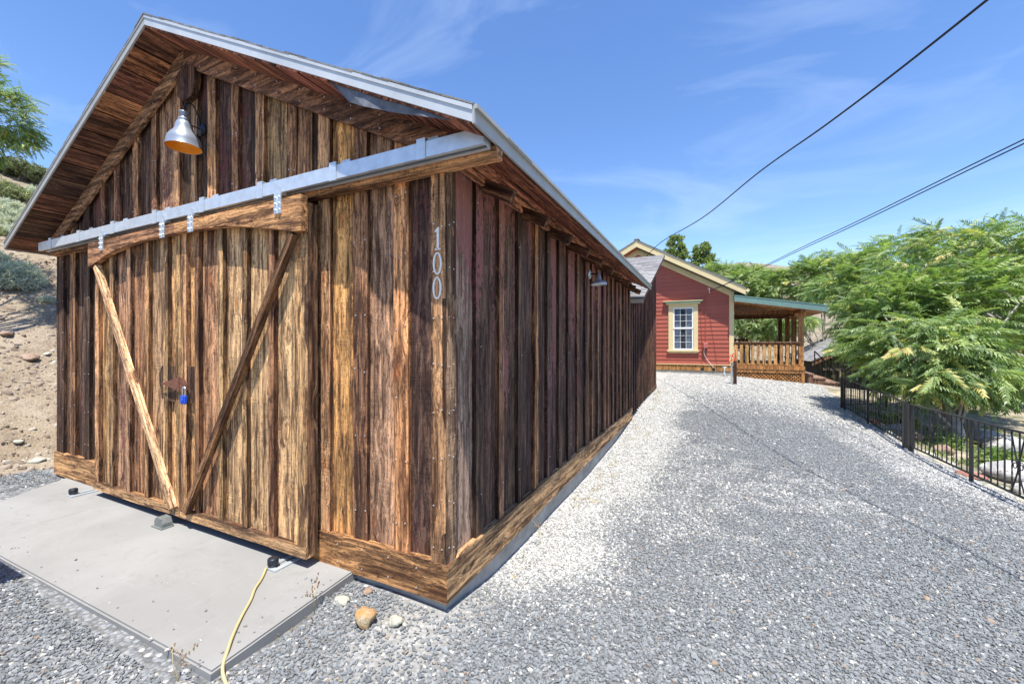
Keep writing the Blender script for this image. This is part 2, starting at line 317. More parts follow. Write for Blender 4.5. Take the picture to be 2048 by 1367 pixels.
def axis(lo, hi, fine_lo, fine_hi, step, g=1.16):
    a = list(np.arange(fine_lo, fine_hi + 1e-6, step)); s_ = step
    while a[-1] < hi: s_ *= g; a.append(a[-1] + s_)
    s_ = step
    while a[0] > lo: s_ *= g; a.insert(0, a[0] - s_)
    return np.array(a)
gx = axis(-260, 300, -7.5, 7.5, 0.11); gy = axis(-120, 400, -2.6, 15.2, 0.13)
GX, GY = np.meshgrid(gx, gy); GZ = gz(GX, GY)
fine = ((GX > -7.4) & (GX < 7.4) & (GY > -2.5) & (GY < 15)).astype(float)
GZ = GZ + fine * (0.018 * (vnoise(GX, GY, .33, 5) - .5) + 0.02 * (vnoise(GX, GY, .9, 6) - .5))
def masks(X, Y):
    n1 = vnoise(X, Y, .5, 7) - .5; n2 = vnoise(X, Y, 1.6, 8) - .5; n3 = vnoise(X, Y, .18, 9) - .5
    e = .46 + .045 * np.maximum(Y, 0) + 0.35 * n1 + .25 * n2
    white = sst(.3, -.25, X - e) * sst(.1, 1.0, Y + .4 * X + n1 * .5)
    white = np.maximum(white, 0.86 * sst(7.2, 11.5, Y + 1.5 * n2 + .8 * n1 + 0.35 * np.abs(X - 1.8)))
    white = np.maximum(white, .65 * sst(3.2, 4.1, X + .6 * n1) * sst(3.0, 5.0, Y))
    white = np.maximum(white, .25 * sst(.25, .45, n2 + .5 * n3) )
    dirt = np.maximum(sst(-5.55, -5.8, X + .3 * n1), 0)
    garden = sst(4.48, 4.72, X + .08 * n1) * sst(16, 13.5, Y)
    dust = sst(.18, .42, n2 + .6 * n1) * sst(6, 8, Y) * .8 + .75 * sst(-.42, -.2, X) * sst(.35, .0, X) * sst(-.8, -.3, Y) * sst(.7, .2, Y)
    return np.clip(white, 0, 1), np.clip(dirt, 0, 1), np.clip(garden, 0, 1), np.clip(dust, 0, 1)
mw, md, mg, mdu = masks(GX, GY)
nx_, ny_ = len(gx), len(gy)
idx = np.arange(nx_ * ny_).reshape(ny_, nx_)
Fg = np.stack([idx[:-1, :-1], idx[:-1, 1:], idx[1:, 1:], idx[1:, :-1]], -1).reshape(-1, 4)
gm = bpy.data.meshes.new("ground"); gm.vertices.add(nx_ * ny_); gm.vertices.foreach_set('co', np.stack([GX, GY, GZ], -1).ravel())
gm.loops.add(Fg.size); gm.loops.foreach_set('vertex_index', Fg.ravel()); gm.polygons.add(len(Fg)); gm.polygons.foreach_set('loop_start', np.arange(0, Fg.size, 4)); gm.update(); gm.shade_smooth()
for nm, ar in (('white', mw), ('dirt', md), ('garden', mg), ('dust', mdu)):
    at = gm.attributes.new(nm, 'FLOAT', 'POINT'); at.data.foreach_set('value', ar.ravel())
def ground_mat():
    s = NT('ground_cover'); geo = s.n('NewGeometry'); p = geo.outputs['Position']; A = lambda k: s.n('Attribute', dict(attribute_name=k)).outputs['Fac']
    v = s.n('TexVoronoi', None, Vector=p, Scale=42.0); v2 = s.n('TexVoronoi', dict(feature='F1'), Vector=p, Scale=24.0)
    vc = s.n('SeparateColor', None, Color=v.outputs['Color']); r1 = vc.outputs[0]; r2 = vc.outputs[1]
    n = s.noise(p, 1.3, 6, 0.6); nf = s.noise(p, 30, 5, 0.7); nb = s.noise(p, 0.13, 5, 0.6)
    grey = s.mix(r1, (0.12, 0.13, 0.14), (0.31, 0.32, 0.33)); white = s.mix(r1, (0.38, 0.37, 0.34), (0.64, 0.63, 0.59))
    isw = s.math('GREATER_THAN', s.math('ADD', s.math('MULTIPLY', A('white'), 0.92), 0.06), r2)
    gr = s.mix(isw, grey, white); gr = s.mix(s.rng(v.outputs['Distance'], 0.35, 0.75, 0, 0.75), gr, (0.12, 0.115, 0.105))
    gr = s.mix(s.math('MULTIPLY', A('dust'), 0.75), gr, (0.40, 0.385, 0.35))
    d = s.mix(s.rng(n, 0.35, 0.65), (0.24, 0.185, 0.125), (0.32, 0.26, 0.185)); d = s.mix(s.rng(nf, 0.52, 0.68, 0, 0.7), d, (0.17, 0.125, 0.09)); d = s.mix(s.rng(v2.outputs['Distance'], 0.1, 0.3, 0.35, 0), d, (0.52, 0.47, 0.39))
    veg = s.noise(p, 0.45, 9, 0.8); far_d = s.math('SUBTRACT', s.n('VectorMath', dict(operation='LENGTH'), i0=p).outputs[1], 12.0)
    d = s.mix(s.rng(s.noise(p, 4.5, 7, 0.75), 0.50, 0.62, 0, 0.75), d, (0.17, 0.128, 0.092)); d = s.mix(s.rng(s.noise(p, 0.8, 5, 0.7), 0.52, 0.66, 0, 0.5), d, (0.40, 0.34, 0.26))
    d = s.mix(s.math('MULTIPLY', s.rng(far_d, 0, 18), s.rng(veg, 0.46, 0.60, 0, 0.6)), d, (0.15, 0.16, 0.10))
    vs = s.n('TexVoronoi', None, Vector=p, Scale=0.42).outputs['Distance']; vs2 = s.n('TexVoronoi', None, Vector=p, Scale=0.9).outputs['Distance']
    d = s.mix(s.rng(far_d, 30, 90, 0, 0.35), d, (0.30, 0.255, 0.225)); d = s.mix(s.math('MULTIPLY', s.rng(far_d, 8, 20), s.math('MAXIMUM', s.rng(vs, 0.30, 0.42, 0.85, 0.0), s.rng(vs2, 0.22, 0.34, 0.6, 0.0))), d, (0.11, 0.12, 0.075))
    gd = s.mix(s.rng(s.noise(p, 2.2, 6, 0.7), 0.42, 0.6), (0.40, 0.335, 0.25), (0.13, 0.13, 0.075)); gd = s.mix(s.rng(nf, 0.5, 0.7), gd, (0.50, 0.45, 0.36))
    c = s.mix(A('garden'), gr, gd); c = s.mix(A('dirt'), c, d); c = s.mix(s.rng(far_d, 3, 9), c, d)
    h = s.math('ADD', s.math('MULTIPLY', v.outputs['Distance'], -0.8), s.math('ADD', s.math('MULTIPLY', nf, 0.8), r1))
    s.bump(h, 0.7, 0.02); return s.fin(c, 0.95, 0, 0.15)
ob('ground', gm, ground_mat(), kind='structure')

# loose gravel chips on the drive (real stones scattered by geometry nodes)
def chip(seed):
    r = np.random.default_rng(seed); n = 6; a = np.sort(r.uniform(0, 2 * math.pi, n) * .25 + np.arange(n) * 2 * math.pi / n * .9); V = []
    for z, sc_ in ((-.22, .8), (.12, 1.0), (.26, .62)):
        for k in range(n): rr = r.uniform(.32, .55) * sc_; V.append((rr * math.cos(a[k]) * 1.25, rr * math.sin(a[k]) * .85, z * r.uniform(.8, 1.2) + .12 * math.cos(a[k] + seed)))
    F = [tuple(5 - i for i in range(6)), tuple(range(12, 18))]
    for l in (0, 6):
        for k in range(6): F.append((l + k, l + (k + 1) % 6, l + 6 + (k + 1) % 6, l + 6 + k))
    return V, F
def chip_mat():
    s = NT('gravel_chip'); A = lambda k: s.n('Attribute', dict(attribute_name=k, attribute_type='INSTANCER')).outputs['Fac']
    t = A('tone'); u = A('tint'); p = s.n('TexCoord').outputs['Object']; n = s.noise(p, 5, 4, 0.6)
    g = s.mix(u, (0.145, 0.155, 0.16), (0.265, 0.28, 0.285)); wv = s.mix(u, (0.40, 0.39, 0.36), (0.68, 0.67, 0.63))
    g = s.mix(s.math('GREATER_THAN', u, 0.985), g, (0.30, 0.23, 0.17))
    c = s.mix(t, g, wv); c = s.mix(s.rng(n, .4, .7, 0, .3), c, s.mix(0.5, c, (.14, .13, .12)))
    s.bump(n, .3, .1); return s.fin(c, 0.8, 0, 0.3)
chips = bpy.data.collections.new('chip_shapes'); cmt = chip_mat()
for i in range(6):
    me = new_mesh('chip', *chip(i)); me.materials.append(cmt); chips.objects.link(bpy.data.objects.new('chip', me))
def gravel_points():
    out_ = []
    camp = np.array([1.297, -1.881])
    def cand(x0, x1, y0, y1, dens):
        n = int((x1 - x0) * (y1 - y0) * dens); return RNG.uniform([x0, y0], [x1, y1], (n, 2))
    fw = np.array([-math.sin(YAW), math.cos(YAW)]); rt = np.array([math.cos(YAW), math.sin(YAW)])
    for (x0, x1, y0, y1, dens, dmin, dmax, sz) in ((-5, 4.6, -2.6, 4.6, 5600, 0.9, 4.2, .80), (-6, 5, -1.5, 9, 2900, 4.2, 8.2, .92), (-2, 5, 4, 14.5, 1400, 8.2, 15, 1.2)):
        P = cand(x0, x1, y0, y1, dens); d = (P - camp) @ fw; r = (P - camp) @ rt
        P = P[(d > dmin) & (d < dmax) & (np.abs(r) < d * 1.34 + .25)]; out_.append(np.c_[P, np.full(len(P), sz)])
    P = np.concatenate(out_); X, Y = P[:, 0], P[:, 1]
    keep = ~((X < .0) & (X > -5.2) & (Y > -.02)); keep &= ~((X < 0) & (Y > 0)) & ~((X > -4.9) & (X < -.64) & (Y > -.93) & (Y < .2) & ~((X > -.72) & (Y > -.3)))
    w_, d_, g_, du = masks(X, Y); keep &= (d_ < .5) & (RNG.random(len(X)) > du * .8) & (g_ < .25) & ~((Y > 14.45)) & (X < 4.75)
    P = P[keep]; w_ = w_[keep]
    return P, w_
GP, GWH = gravel_points()
sp_ = np.c_[RNG.uniform(-4.3, -.75, 34), -.86 + np.abs(RNG.normal(0, .15, 34)), np.full(34, .55)]; sp2 = np.c_[-.72 - np.abs(RNG.normal(0, .08, 22)), RNG.uniform(-.8, -.1, 22), np.full(22, .55)]
NS = 56; GP = np.concatenate([GP, sp_, sp2]); GWH = np.r_[GWH, np.full(NS, .2)]; n = len(GP)
pz = gz(GP[:, 0], GP[:, 1]) + 0.018 * (vnoise(GP[:, 0], GP[:, 1], .33, 5) - .5) + 0.02 * (vnoise(GP[:, 0], GP[:, 1], .9, 6) - .5)
pz[-NS:] = .067
gme = bpy.data.meshes.new('gravel'); gme.vertices.add(n); gme.vertices.foreach_set('co', np.c_[GP[:, :2], pz + .004].ravel())
def fattr(me, nm, ar, typ='FLOAT'):
    a_ = me.attributes.new(nm, typ, 'POINT'); a_.data.foreach_set('value' if typ == 'FLOAT' else 'vector', np.asarray(ar, np.float32).ravel())
fattr(gme, 'scl', (0.014 + 0.022 * RNG.random(n) ** 2.2) * GP[:, 2] * np.where(RNG.random(n) < .012, 1.8, 1)); fattr(gme, 'tint', RNG.random(n))
fattr(gme, 'tone', np.where(RNG.random(n) < np.clip(GWH * .9 + .035, 0, 1), RNG.uniform(.6, 1, n), .35 * GWH))
fattr(gme, 'rot', np.c_[RNG.normal(0, .28, n), RNG.normal(0, .28, n), RNG.uniform(0, 6.28, n)], 'FLOAT_VECTOR')
go = ob('gravel', gme, cmt, kind='stuff', label='slate grey and white crushed stone chips covering the driveway', category='gravel')
ng = bpy.data.node_groups.new('scatter_chips', 'GeometryNodeTree'); ng.interface.new_socket('Geometry', in_out='INPUT', socket_type='NodeSocketGeometry'); ng.interface.new_socket('Geometry', in_out='OUTPUT', socket_type='NodeSocketGeometry')
gi = ng.nodes.new('NodeGroupInput'); gon = ng.nodes.new('NodeGroupOutput'); iop = ng.nodes.new('GeometryNodeInstanceOnPoints'); ci = ng.nodes.new('GeometryNodeCollectionInfo')
ci.inputs[0].default_value = chips; ci.inputs[1].default_value = True; ci.inputs[2].default_value = True
def na(nm, typ):
    x = ng.nodes.new('GeometryNodeInputNamedAttribute'); x.data_type = typ; x.inputs[0].default_value = nm; return x.outputs[0]
ng.links.new(gi.outputs[0], iop.inputs['Points']); ng.links.new(ci.outputs[0], iop.inputs['Instance']); iop.inputs['Pick Instance'].default_value = True
ng.links.new(na('rot', 'FLOAT_VECTOR'), iop.inputs['Rotation']); ng.links.new(na('scl', 'FLOAT'), iop.inputs['Scale']); ng.links.new(iop.outputs[0], gon.inputs[0])
md_ = go.modifiers.new('scatter', 'NODES'); md_.node_group = ng

# concrete apron in front of the doors
ap = [(-.72, .12), (-.655, -.84), (-2.9, -.885), (-4.25, -.9), (-4.86, -.02), (-4.86, .12)]
V = [(x, y, .068) for x, y in ap] + [(x, y, -.12) for x, y in ap]; nA = len(ap)
sl = new_mesh('concrete_apron', V, [tuple(range(nA))[::-1], *[(i, (i + 1) % nA, (i + 1) % nA + nA, i + nA) for i in range(nA)]])
import bmesh
b_ = bmesh.new(); b_.from_mesh(sl); bmesh.ops.recalc_face_normals(b_, faces=b_.faces); bmesh.ops.bevel(b_, geom=[e for e in b_.edges if all(v.co.z > 0 for v in e.verts)], offset=.009, segments=2, affect='EDGES'); b_.to_mesh(sl); b_.free()
ob('concrete_apron', sl, M['slab'], kind='structure')

# ------------------------------------------------------------------ barn
XR, ZR, SL = -2.585, 4.02, 0.488
zt = lambda x: ZR - SL * abs(x - XR)
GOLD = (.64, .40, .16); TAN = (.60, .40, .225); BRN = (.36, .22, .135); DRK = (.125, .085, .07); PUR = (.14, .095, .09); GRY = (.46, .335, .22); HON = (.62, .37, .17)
def jit(c, a=.18, p=0.0):
    k = random.uniform(1 - a, 1 + a); return (c[0] * k, c[1] * k * random.uniform(.94, 1.06), c[2] * k * random.uniform(.9, 1.1), p)
barn = empty('barn', (XR, 3, 0), 'weathered brown board and batten barn with gabled roof beside the gravel driveway', 'barn')
# dark backing behind the boards, put in to stop light leaks
DX0, DX1, DZ = -4.05, -1.12, 2.50
soff = .085
gpoly = [(-5.10, .06), (-5.10, zt(-5.10) - soff - .03), (XR, ZR - soff - .03), (-.07, zt(-.07) - soff - .03), (-.07, .06), (DX1, .06), (DX1, 2.42), (DX0, 2.42), (DX0, .06)]
ob('wall', prism(gpoly, .066, .12), M['interior'], barn, label='dark backing added behind the front boards against light leaks')
bx('wall', barn, M['interior'], -.12, -.066, .13, 6.1, .06, 2.62)
bx('wall', barn, M['interior'], -5.1, -.12, 6.0, 6.1, .06, 2.7); bx('wall', barn, M['interior'], -5.1, -5.03, .13, 6.0, .06, 2.62)
bx('foundation', barn, M['conc'], -5.12, -.035, .035, 6.15, -.5, .059)
def topz(x): return zt(x) - soff
def vboard(x0, x1, y, t, z0, col, nm='board', mats=None, wob=.002, bow=.0015):
    h0, h1 = topz(x0) - .01, topz(x1) - .01; base = min(h0, h1)
    if x0 < XR < x1: base = ZR - soff - .05; h0 = h1 = base
    return plank(nm, barn, mats or [M['wood'], M['edge']], (x0, y, z0), (1, 0, 0), (0, 0, 1), x1 - x0, t, base - z0, col, (h0 - base, h1 - base), wob, bow)
bats = [(-5.16, -4.985), (-4.83, -4.70), (-4.49, -4.37), (-4.14, -4.04), (-3.856, -3.747), (-3.501, -3.401), (-3.164, -3.085), (-2.79, -2.71), (-2.541, -2.455), (-2.307, -2.199), (-1.995, -1.905), (-1.70, -1.605), (-1.353, -1.255), (-1.043, -.930), (-.723, -.605), (-.391, -.285)]
bcol = [DRK, BRN, DRK, BRN, BRN, TAN, BRN, TAN, GRY, TAN, BRN, TAN, BRN, TAN, BRN, HON]
below = lambda x: .255 if not (-4.2 < x < -1.08) else 2.42
for k, ((a, b), c) in enumerate(zip(bats, bcol)):
    wide = k == len(bats) - 1
    vboard(a, b, .018, .027, below((a + b) / 2) - (.012 if k % 2 else -.01), jit(c, .15), 'batten', [M['wood'], M['edge']], .004, .002)
brd = [(-4.99, -4.82, PUR), (-4.705, -4.485, PUR), (-4.375, -4.135, DRK)] + [(bats[i][1] - .004, bats[i + 1][0] + .004, c) for i, c in zip(range(3, 12), (DRK, DRK, DRK, GRY, DRK, PUR, PUR, PUR, GRY))]
brd += [(-1.26, -1.115, BRN), (-1.115, -1.038, DRK), (-.934, -.718, GOLD), (-.609, -.387, GRY), (-.289, -.104, PUR)]
pnt = {6: .2, 9: .42, 10: .5, 8: .3, 1: .25, 16: .5, 2: .25}
for k, (a, b, c) in enumerate(brd):
    vboard(a, b, .046 if k != 12 else .03, .018, below((a + b) / 2), jit(c, .12, pnt.get(k, 0.02)), 'board')
# corner boards and skirt boards
vboard(-.112, -.012, .004, .04, .272, (.50, .33, .19, 0), 'corner_board')
plank('corner_board', barn, [M['wood'], M['edge']], (-.004, .0045, .262), (0, 1, 0), (0, 0, 1), .092, .03, 2.40, (.40, .30, .22, 0), wob=.001)  # tone lightened to carry the sunlit sliver at the corner
plank('skirt_board', barn, [M['wood'], M['wood']], (-.002, .0, .06), (0, 0, 1), (-1, 0, 0), .212, .044, 1.11, (.56, .35, .16, 0), wob=.003)
plank('skirt_board', barn, [M['wood'], M['wood']], (-4.2, .0, .07), (0, 0, 1), (-1, 0, 0), .245, .044, .97, (.56, .38, .2, 0), wob=.008)
plank('skirt_board', barn, [M['wood'], M['wood']], (.0, 3.3, .06), (0, 0, 1), (0, -1, 0), .212, .044, 3.297, (.52, .38, .23, 0), wob=.004)
plank('skirt_board', barn, [M['wood'], M['wood']], (.0, 6.19, .06), (0, 0, 1), (0, -1, 0), .2, .044, 2.885, (.50, .37, .23, 0), wob=.006)
# side wall boards and battens
sy = [.345, .655, .98, 1.315, 1.615, 1.94, 2.235, 2.56, 2.90, 3.2, 3.51, 3.82, 4.12, 4.43, 4.74, 5.04, 5.35, 5.66, 5.95]
prev = .097
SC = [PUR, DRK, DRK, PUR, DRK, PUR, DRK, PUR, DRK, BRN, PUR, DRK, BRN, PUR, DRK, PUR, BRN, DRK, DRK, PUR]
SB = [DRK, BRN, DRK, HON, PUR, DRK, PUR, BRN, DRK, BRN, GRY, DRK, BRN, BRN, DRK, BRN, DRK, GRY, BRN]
for k, y in enumerate(sy + [6.19]):
    wdt = (y - prev) + .004
    plank('board', barn, [M['wood_side'], M['edge']], (-.046, prev, .258), (0, 1, 0), (0, 0, 1), wdt, .018, 2.3, jit(SC[k] if k else (.42, .35, .30), .15, random.choice([.25, .45, .6, .35])), wob=.001, bow=.0015)  # first board coloured paler to suggest sun grazing the corner
    if k < len(sy):
        bw = random.uniform(.075, .10)
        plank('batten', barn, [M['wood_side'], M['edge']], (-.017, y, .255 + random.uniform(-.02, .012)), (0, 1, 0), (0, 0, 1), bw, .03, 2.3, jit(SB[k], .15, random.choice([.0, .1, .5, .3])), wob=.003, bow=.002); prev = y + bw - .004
plank('frieze_board', barn, [M['soffit'], M['soffit']], (.004, 3.1, 2.515), (0, 0, 1), (0, -1, 0), .155, .03, 3.0, (.80, .46, .32, .1), wob=.006)
plank('frieze_board', barn, [M['soffit'], M['soffit']], (.004, 6.1, 2.515), (0, 0, 1), (0, -1, 0), .155, .03, 2.995, (.78, .46, .32, .05), wob=.006)
# roof deck boards (seen from below at the overhangs), shingles, metal edge
RY0, RY1, XE = -.262, 6.2, .325
n_ = 13; run = XE - XR; ang = math.atan(SL); slen = run / math.cos(ang)
wid = RNG.uniform(.8, 1.2, n_); wid = wid / wid.sum() * slen
for sgn in (1, -1):
    d = 0.0
    for k in range(n_):
        x = XR + sgn * d * math.cos(ang); z = ZR - .075 - d * math.sin(ang); jd = random.uniform(0, .006)
        ex = Vector((sgn * math.cos(ang), 0, -math.sin(ang)))
        c = random.choice([(.19, .10, .075), (.24, .12, .09), (.14, .08, .066), (.10, .062, .055), (.42, .23, .12)] if sgn < 0 else [(.42, .18, .13), (.38, .17, .12), (.46, .22, .16), (.32, .16, .12)])
        if sgn > 0: plank('roof_board', barn, [M['soffit'], M['edge']], (x, RY0, z - jd), ex, (0, 1, 0), wid[k] - .012, .02, RY1 - RY0, jit(c, .25), wob=.004)
        else: plank('roof_board', barn, [M['soffit'], M['edge']], (x, RY1, z - jd), ex, (0, -1, 0), wid[k] - .012, .02, RY1 - RY0, jit(c, .25), wob=.004)
        d += wid[k]
for sgn in (1, -1):
    a = [(XR, ZR - .03), (XR + sgn * run, ZR - .03 - run * SL), (XR + sgn * run, ZR - .05 - run * SL), (XR, ZR - .05)]
    ob('roof_underlay', prism(a if sgn > 0 else a[::-1], RY0 + .01, RY1 - .01), M['felt'], barn)
tabs = []; keepers = 0
sh_me = new_mesh('shingle', *boxm(0, .325, 0, .20, 0, .008)); sh_me.materials.append(M['shingle'])
for sgn in (1, -1):
    rows = int(slen / .14)
    for r_ in range(rows + 1):
        d = slen - r_ * .14 + .02
        y = RY0 - .025 - (.16 if r_ % 2 else 0.0)
        while y < RY1 + .02:
            d1 = d + random.uniform(-.012, .012); x = XR + sgn * d1 * math.cos(ang); z = ZR - .03 - d1 * math.sin(ang) + .012 + random.uniform(0, .01)
            upv = Vector((-sgn * math.cos(ang), 0, math.sin(ang))); upv = (upv + Vector((sgn * .035 * math.sin(ang), 0, -.0))).normalized()
            ys = max(y, RY0 - .018); ln = min(y + .325, RY1 + .03) - ys
            hh = min(1.0, max(d1 - .005, .03) / .20)
            if ln < .03 or d1 < .02: y += .33; continue
            if sgn > 0: Mx = frame((x, ys, z), (0, 1, 0), Vector((0, 1, 0)).cross(upv))
            else: Mx = frame((x, ys, z), (0, 1, 0), Vector((0, 1, 0)).cross(upv))
            if Mx.col[2].z < 0: Mx = Mx @ Matrix.Scale(-1, 4, (0, 0, 1)) if False else Mx
            near = (ys < RY0 + .02) or (r_ == 0 and sgn > 0)
            if near: 
                o = ob('shingle', sh_me, None, barn, Mx @ Matrix.Diagonal((ln / .325, hh, 1, 1)))
            else: tabs.append((Mx, ln / .325, hh))
            y += .33
bv, bf = boxm(0, .325, 0, .20, 0, .008); V = []; F = []
for Mx, k, hh in tabs:
    o0 = len(V); V += [Mx @ Vector((v[0] * k, v[1] * hh, v[2])) for v in bv]; F += [tuple(i + o0 for i in f) for f in bf]
ob('roof_shingles', (V, F), M['shingle'], barn, kind='stuff')
for k in range(21):
    y = RY0 - .02 + k * .31; l_ = .33
    V = [(XR - .13, 0, ZR - .066), (XR, 0, ZR - .0), (XR + .13, 0, ZR - .066)]; V = V + [(v[0], l_, v[2] - .006) for v in V]; V = V + [(v[0], v[1], v[2] - .01) for v in V]
    ob('ridge_shingle', (V, [(0, 1, 4, 3), (1, 2, 5, 4), (6, 9, 10, 7), (7, 10, 11, 8), (0, 6, 7, 1), (1, 7, 8, 2), (3, 4, 10, 9), (4, 5, 11, 10), (0, 3, 9, 6), (2, 8, 11, 5)]), M['shingle'], barn, Matrix.Translation((0, y, 0)))
def rake_metal(sgn, mat, lab):
    x1 = XR + sgn * (run + .004); z0 = ZR - .012; z1 = zt(x1) - .012
    P = [(XR, z0), (x1, z1), (x1, z1 - .076), (XR, z0 - .076)]
    lip = [(XR, z0 - .0), (x1, z1), (x1, z1 - .022), (XR, z0 - .022)]
    m_ = join(prism(P if sgn > 0 else P[::-1], RY0 - .012, RY0), prism(lip if sgn > 0 else lip[::-1], RY0 - .017, RY0 - .012))
    ob('metal_edge', m_, mat, barn, label=lab)
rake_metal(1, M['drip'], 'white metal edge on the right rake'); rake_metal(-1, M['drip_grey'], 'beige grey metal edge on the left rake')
ze = zt(XE) - .012
bx('metal_edge', barn, M['drip_grey'], XE + .002, XE + .014, RY0 - .012, RY1, ze - .085, ze); bx('metal_edge', barn, M['drip_grey'], XE + .014, XE + .03, RY0 - .012, RY1, ze - .02, ze)
bx('metal_edge', barn, M['drip_grey'], 2 * XR - XE - .014, 2 * XR - XE - .002, RY0 - .012, RY1, ze - .085, ze)
# rake boards on the gable wall
for sgn in (1, -1):
    x1 = XR + sgn * 2.60; a0 = ZR - soff - .005; a1 = zt(x1) - soff - .005
    n1 = 12; up_ = []; lo_ = []
    for i in range(n1 + 1):
        x = XR + (x1 - XR) * i / n1; up_.append((x, a0 + (a1 - a0) * i / n1)); lo_.append((x, a0 + (a1 - a0) * i / n1 - .155 + random.uniform(-.004, .004)))
    P = up_ + lo_[::-1]
    o = ob('rake_board', prism(P if sgn > 0 else P[::-1], 0, .03), M['wood_h'], barn, Matrix.Translation((0, -.016 if sgn > 0 else -.0155, 0)), (.34, .21, .15, 0) if sgn > 0 else (.40, .27, .19, 0))
    if sgn < 0: o.location.x -= .0
for k, y in enumerate(np.arange(.42, 6.1, .60)):
    plank('rafter_tail', barn, M['soffit'], (.002, y, topz(.0) - .112), (0, 1, 0), (math.cos(ang), 0, -math.sin(ang)), .045, -.085, .235, (.15, .08, .062), wob=.001, segs=3)
V = [(-.05, RY0 + .01, 0), (.55, RY0 + .01, 0), (1.0, RY0 + .01, 0)]
zf = lambda x: zt(x) - .1
fx = [-.60, -.50, -.35, -.15, .05, .2]; ft = [.0, .085, .075, .05, .03, .0]
V = [(x, RY0 + .006 + .004 * (i % 2), zf(x) + .012) for i, x in enumerate(fx)] + [(x + (.03 if i == 1 else 0), RY0 - .005 + .02 * (i % 2), zf(x) - ft[i]) for i, x in enumerate(fx)]
V += [(v[0], v[1] + .003, v[2]) for v in V]; q = len(fx)
F = [(i, i + 1, i + 1 + q, i + q) for i in range(q - 1)] + [(i + 2 * q, i + q + 2 * q, i + 1 + q + 2 * q, i + 1 + 2 * q) for i in range(q - 1)] + [(q + i, q + i + 1, 3 * q + i + 1, 3 * q + i) for i in range(q - 1)]
ob('roofing_felt_flap', (V, F), M['flap'], barn, label='torn grey black felt hanging below the right rake')
# peak block
pk = [(XR - .13, 3.50), (XR + .13, 3.50), (XR + .17, 3.62), (XR + .17, 3.74), (XR, 3.79), (XR - .17, 3.72), (XR - .17, 3.60)]
pk = [(XR + .03, 3.47), (XR + .15, 3.49), (XR + .19, 3.60), (XR + .19, 3.70), (XR + .06, 3.77), (XR - .06, 3.72), (XR - .06, 3.53)]
ob('peak_block', prism(pk, -.03, .017), M['wood'], barn, None, (.13, .075, .06, 0))
# door track
ob('track_board', prism([(-5.12, 2.445), (.335, 2.445), (.335, 2.495), (.07, 2.60), (-5.12, 2.60)], 0, .066), M['wood_h'], barn, Matrix.Translation((0, -.05, 0)), (.50, .31, .17, 0))
tr = ob('door_track', join(boxm(-5.10, .306, -.135, -.129, 2.478, 2.562), boxm(-5.10, .306, -.129, -.062, 2.556, 2.562), boxm(-5.10, .306, -.066, -.06, 2.478, 2.556), boxm(-5.10, .306, -.129, -.112, 2.478, 2.484), boxm(-5.10, .306, -.083, -.066, 2.478, 2.484), boxm(.300, .3065, -.129, -.066, 2.484, 2.556)), M['galv'], barn)
for x in (-4.797, -4.14, -3.463, -2.754, -2.084, -1.408, -.722, -.069):
    V, F = join(boxm(-.028, .028, -.142, -.136, 2.470, 2.572), boxm(-.028, .028, -.142, -.05, 2.5725, 2.579), boxm(-.02, .05, -.056, -.0505, 2.579, 2.625))
    br = ob('track_bracket', (V, F), M['galv'], tr, Matrix.Translation((x, 0, 0)))
# doors
def door(x0, x1, batt, boards, label, hdr_t, hdr_b, hcol):
    zb = .135
    fr = ob('door', boxm(x0 + .02, x1 - .02, -.05, -.03, zb + .03, 2.38), M['interior'], barn, label=label)
    for a, b, c in boards: plank('board', fr, [M['wood'], M['edge']], (a, -.068, zb + .05), (1, 0, 0), (0, 0, 1), b - a, .018, 2.30, c, wob=.001, bow=.002)
    for i, (a, b, c) in enumerate(batt):
        plank('batten', fr, [M['wood'], M['edge']], (a, -.10, zb + random.uniform(.06, .075)), (1, 0, 0), (0, 0, 1), b - a, .033, 2.16, c, wob=.003, bow=.002)
    plank('bottom_rail', fr, [M['wood'], M['edge']], (x1 - .002, -.112, zb), (0, 0, 1), (-1, 0, 0), .068, .062, x1 - x0 - .004, (.50, .36, .22, 0), wob=.003)
    plank('side_stile', fr, [M['wood'], M['wood']], (x1 - .001, -.099, zb + .02), (0, 1, 0), (0, 0, 1), .072, .03, 2.24, (.24, .16, .11, 0), wob=.001)
    P = hdr_t + hdr_b[::-1]
    ob('header_board', prism(P[::-1], 0, .047), M['wood_h'], fr, Matrix.Translation((0, -.148, 0)), hcol)
    return fr
def bcl(p=.0): return jit(random.choice([TAN, TAN, GRY, BRN, (.58, .40, .22), (.62, .46, .27)]), .15, p)
lb = [(-3.906, -3.835), (-3.62, -3.554), (-3.316, -3.246), (-3.0, -2.935), (-2.70, -2.639), (-2.514, -2.444)]
rb = [(-2.436, -2.365), (-2.248, -2.198), (-1.944, -1.894), (-1.664, -1.612), (-1.375, -1.32), (-1.114, -.994)]
lbd = [(lb[i][0] + .01, lb[i + 1][0] + .012, bcl()) for i in range(5)]; rbd = [(rb[i][0] + .01, rb[i + 1][0] + .012, (.66, .50, .31, 0) if i in (2, 3, 4) else bcl()) for i in range(5)]
dl_ = door(-3.91, -2.442, [(a, b, bcl()) for a, b in lb], lbd, 'left sliding door leaf with the pale diagonal brace', [(-3.91, 2.43), (-2.44, 2.43)], [(-3.91, 2.20), (-3.72, 2.25), (-3.50, 2.30), (-3.2, 2.335), (-2.94, 2.352), (-2.6, 2.355), (-2.44, 2.352)], (.38, .23, .14, .0))
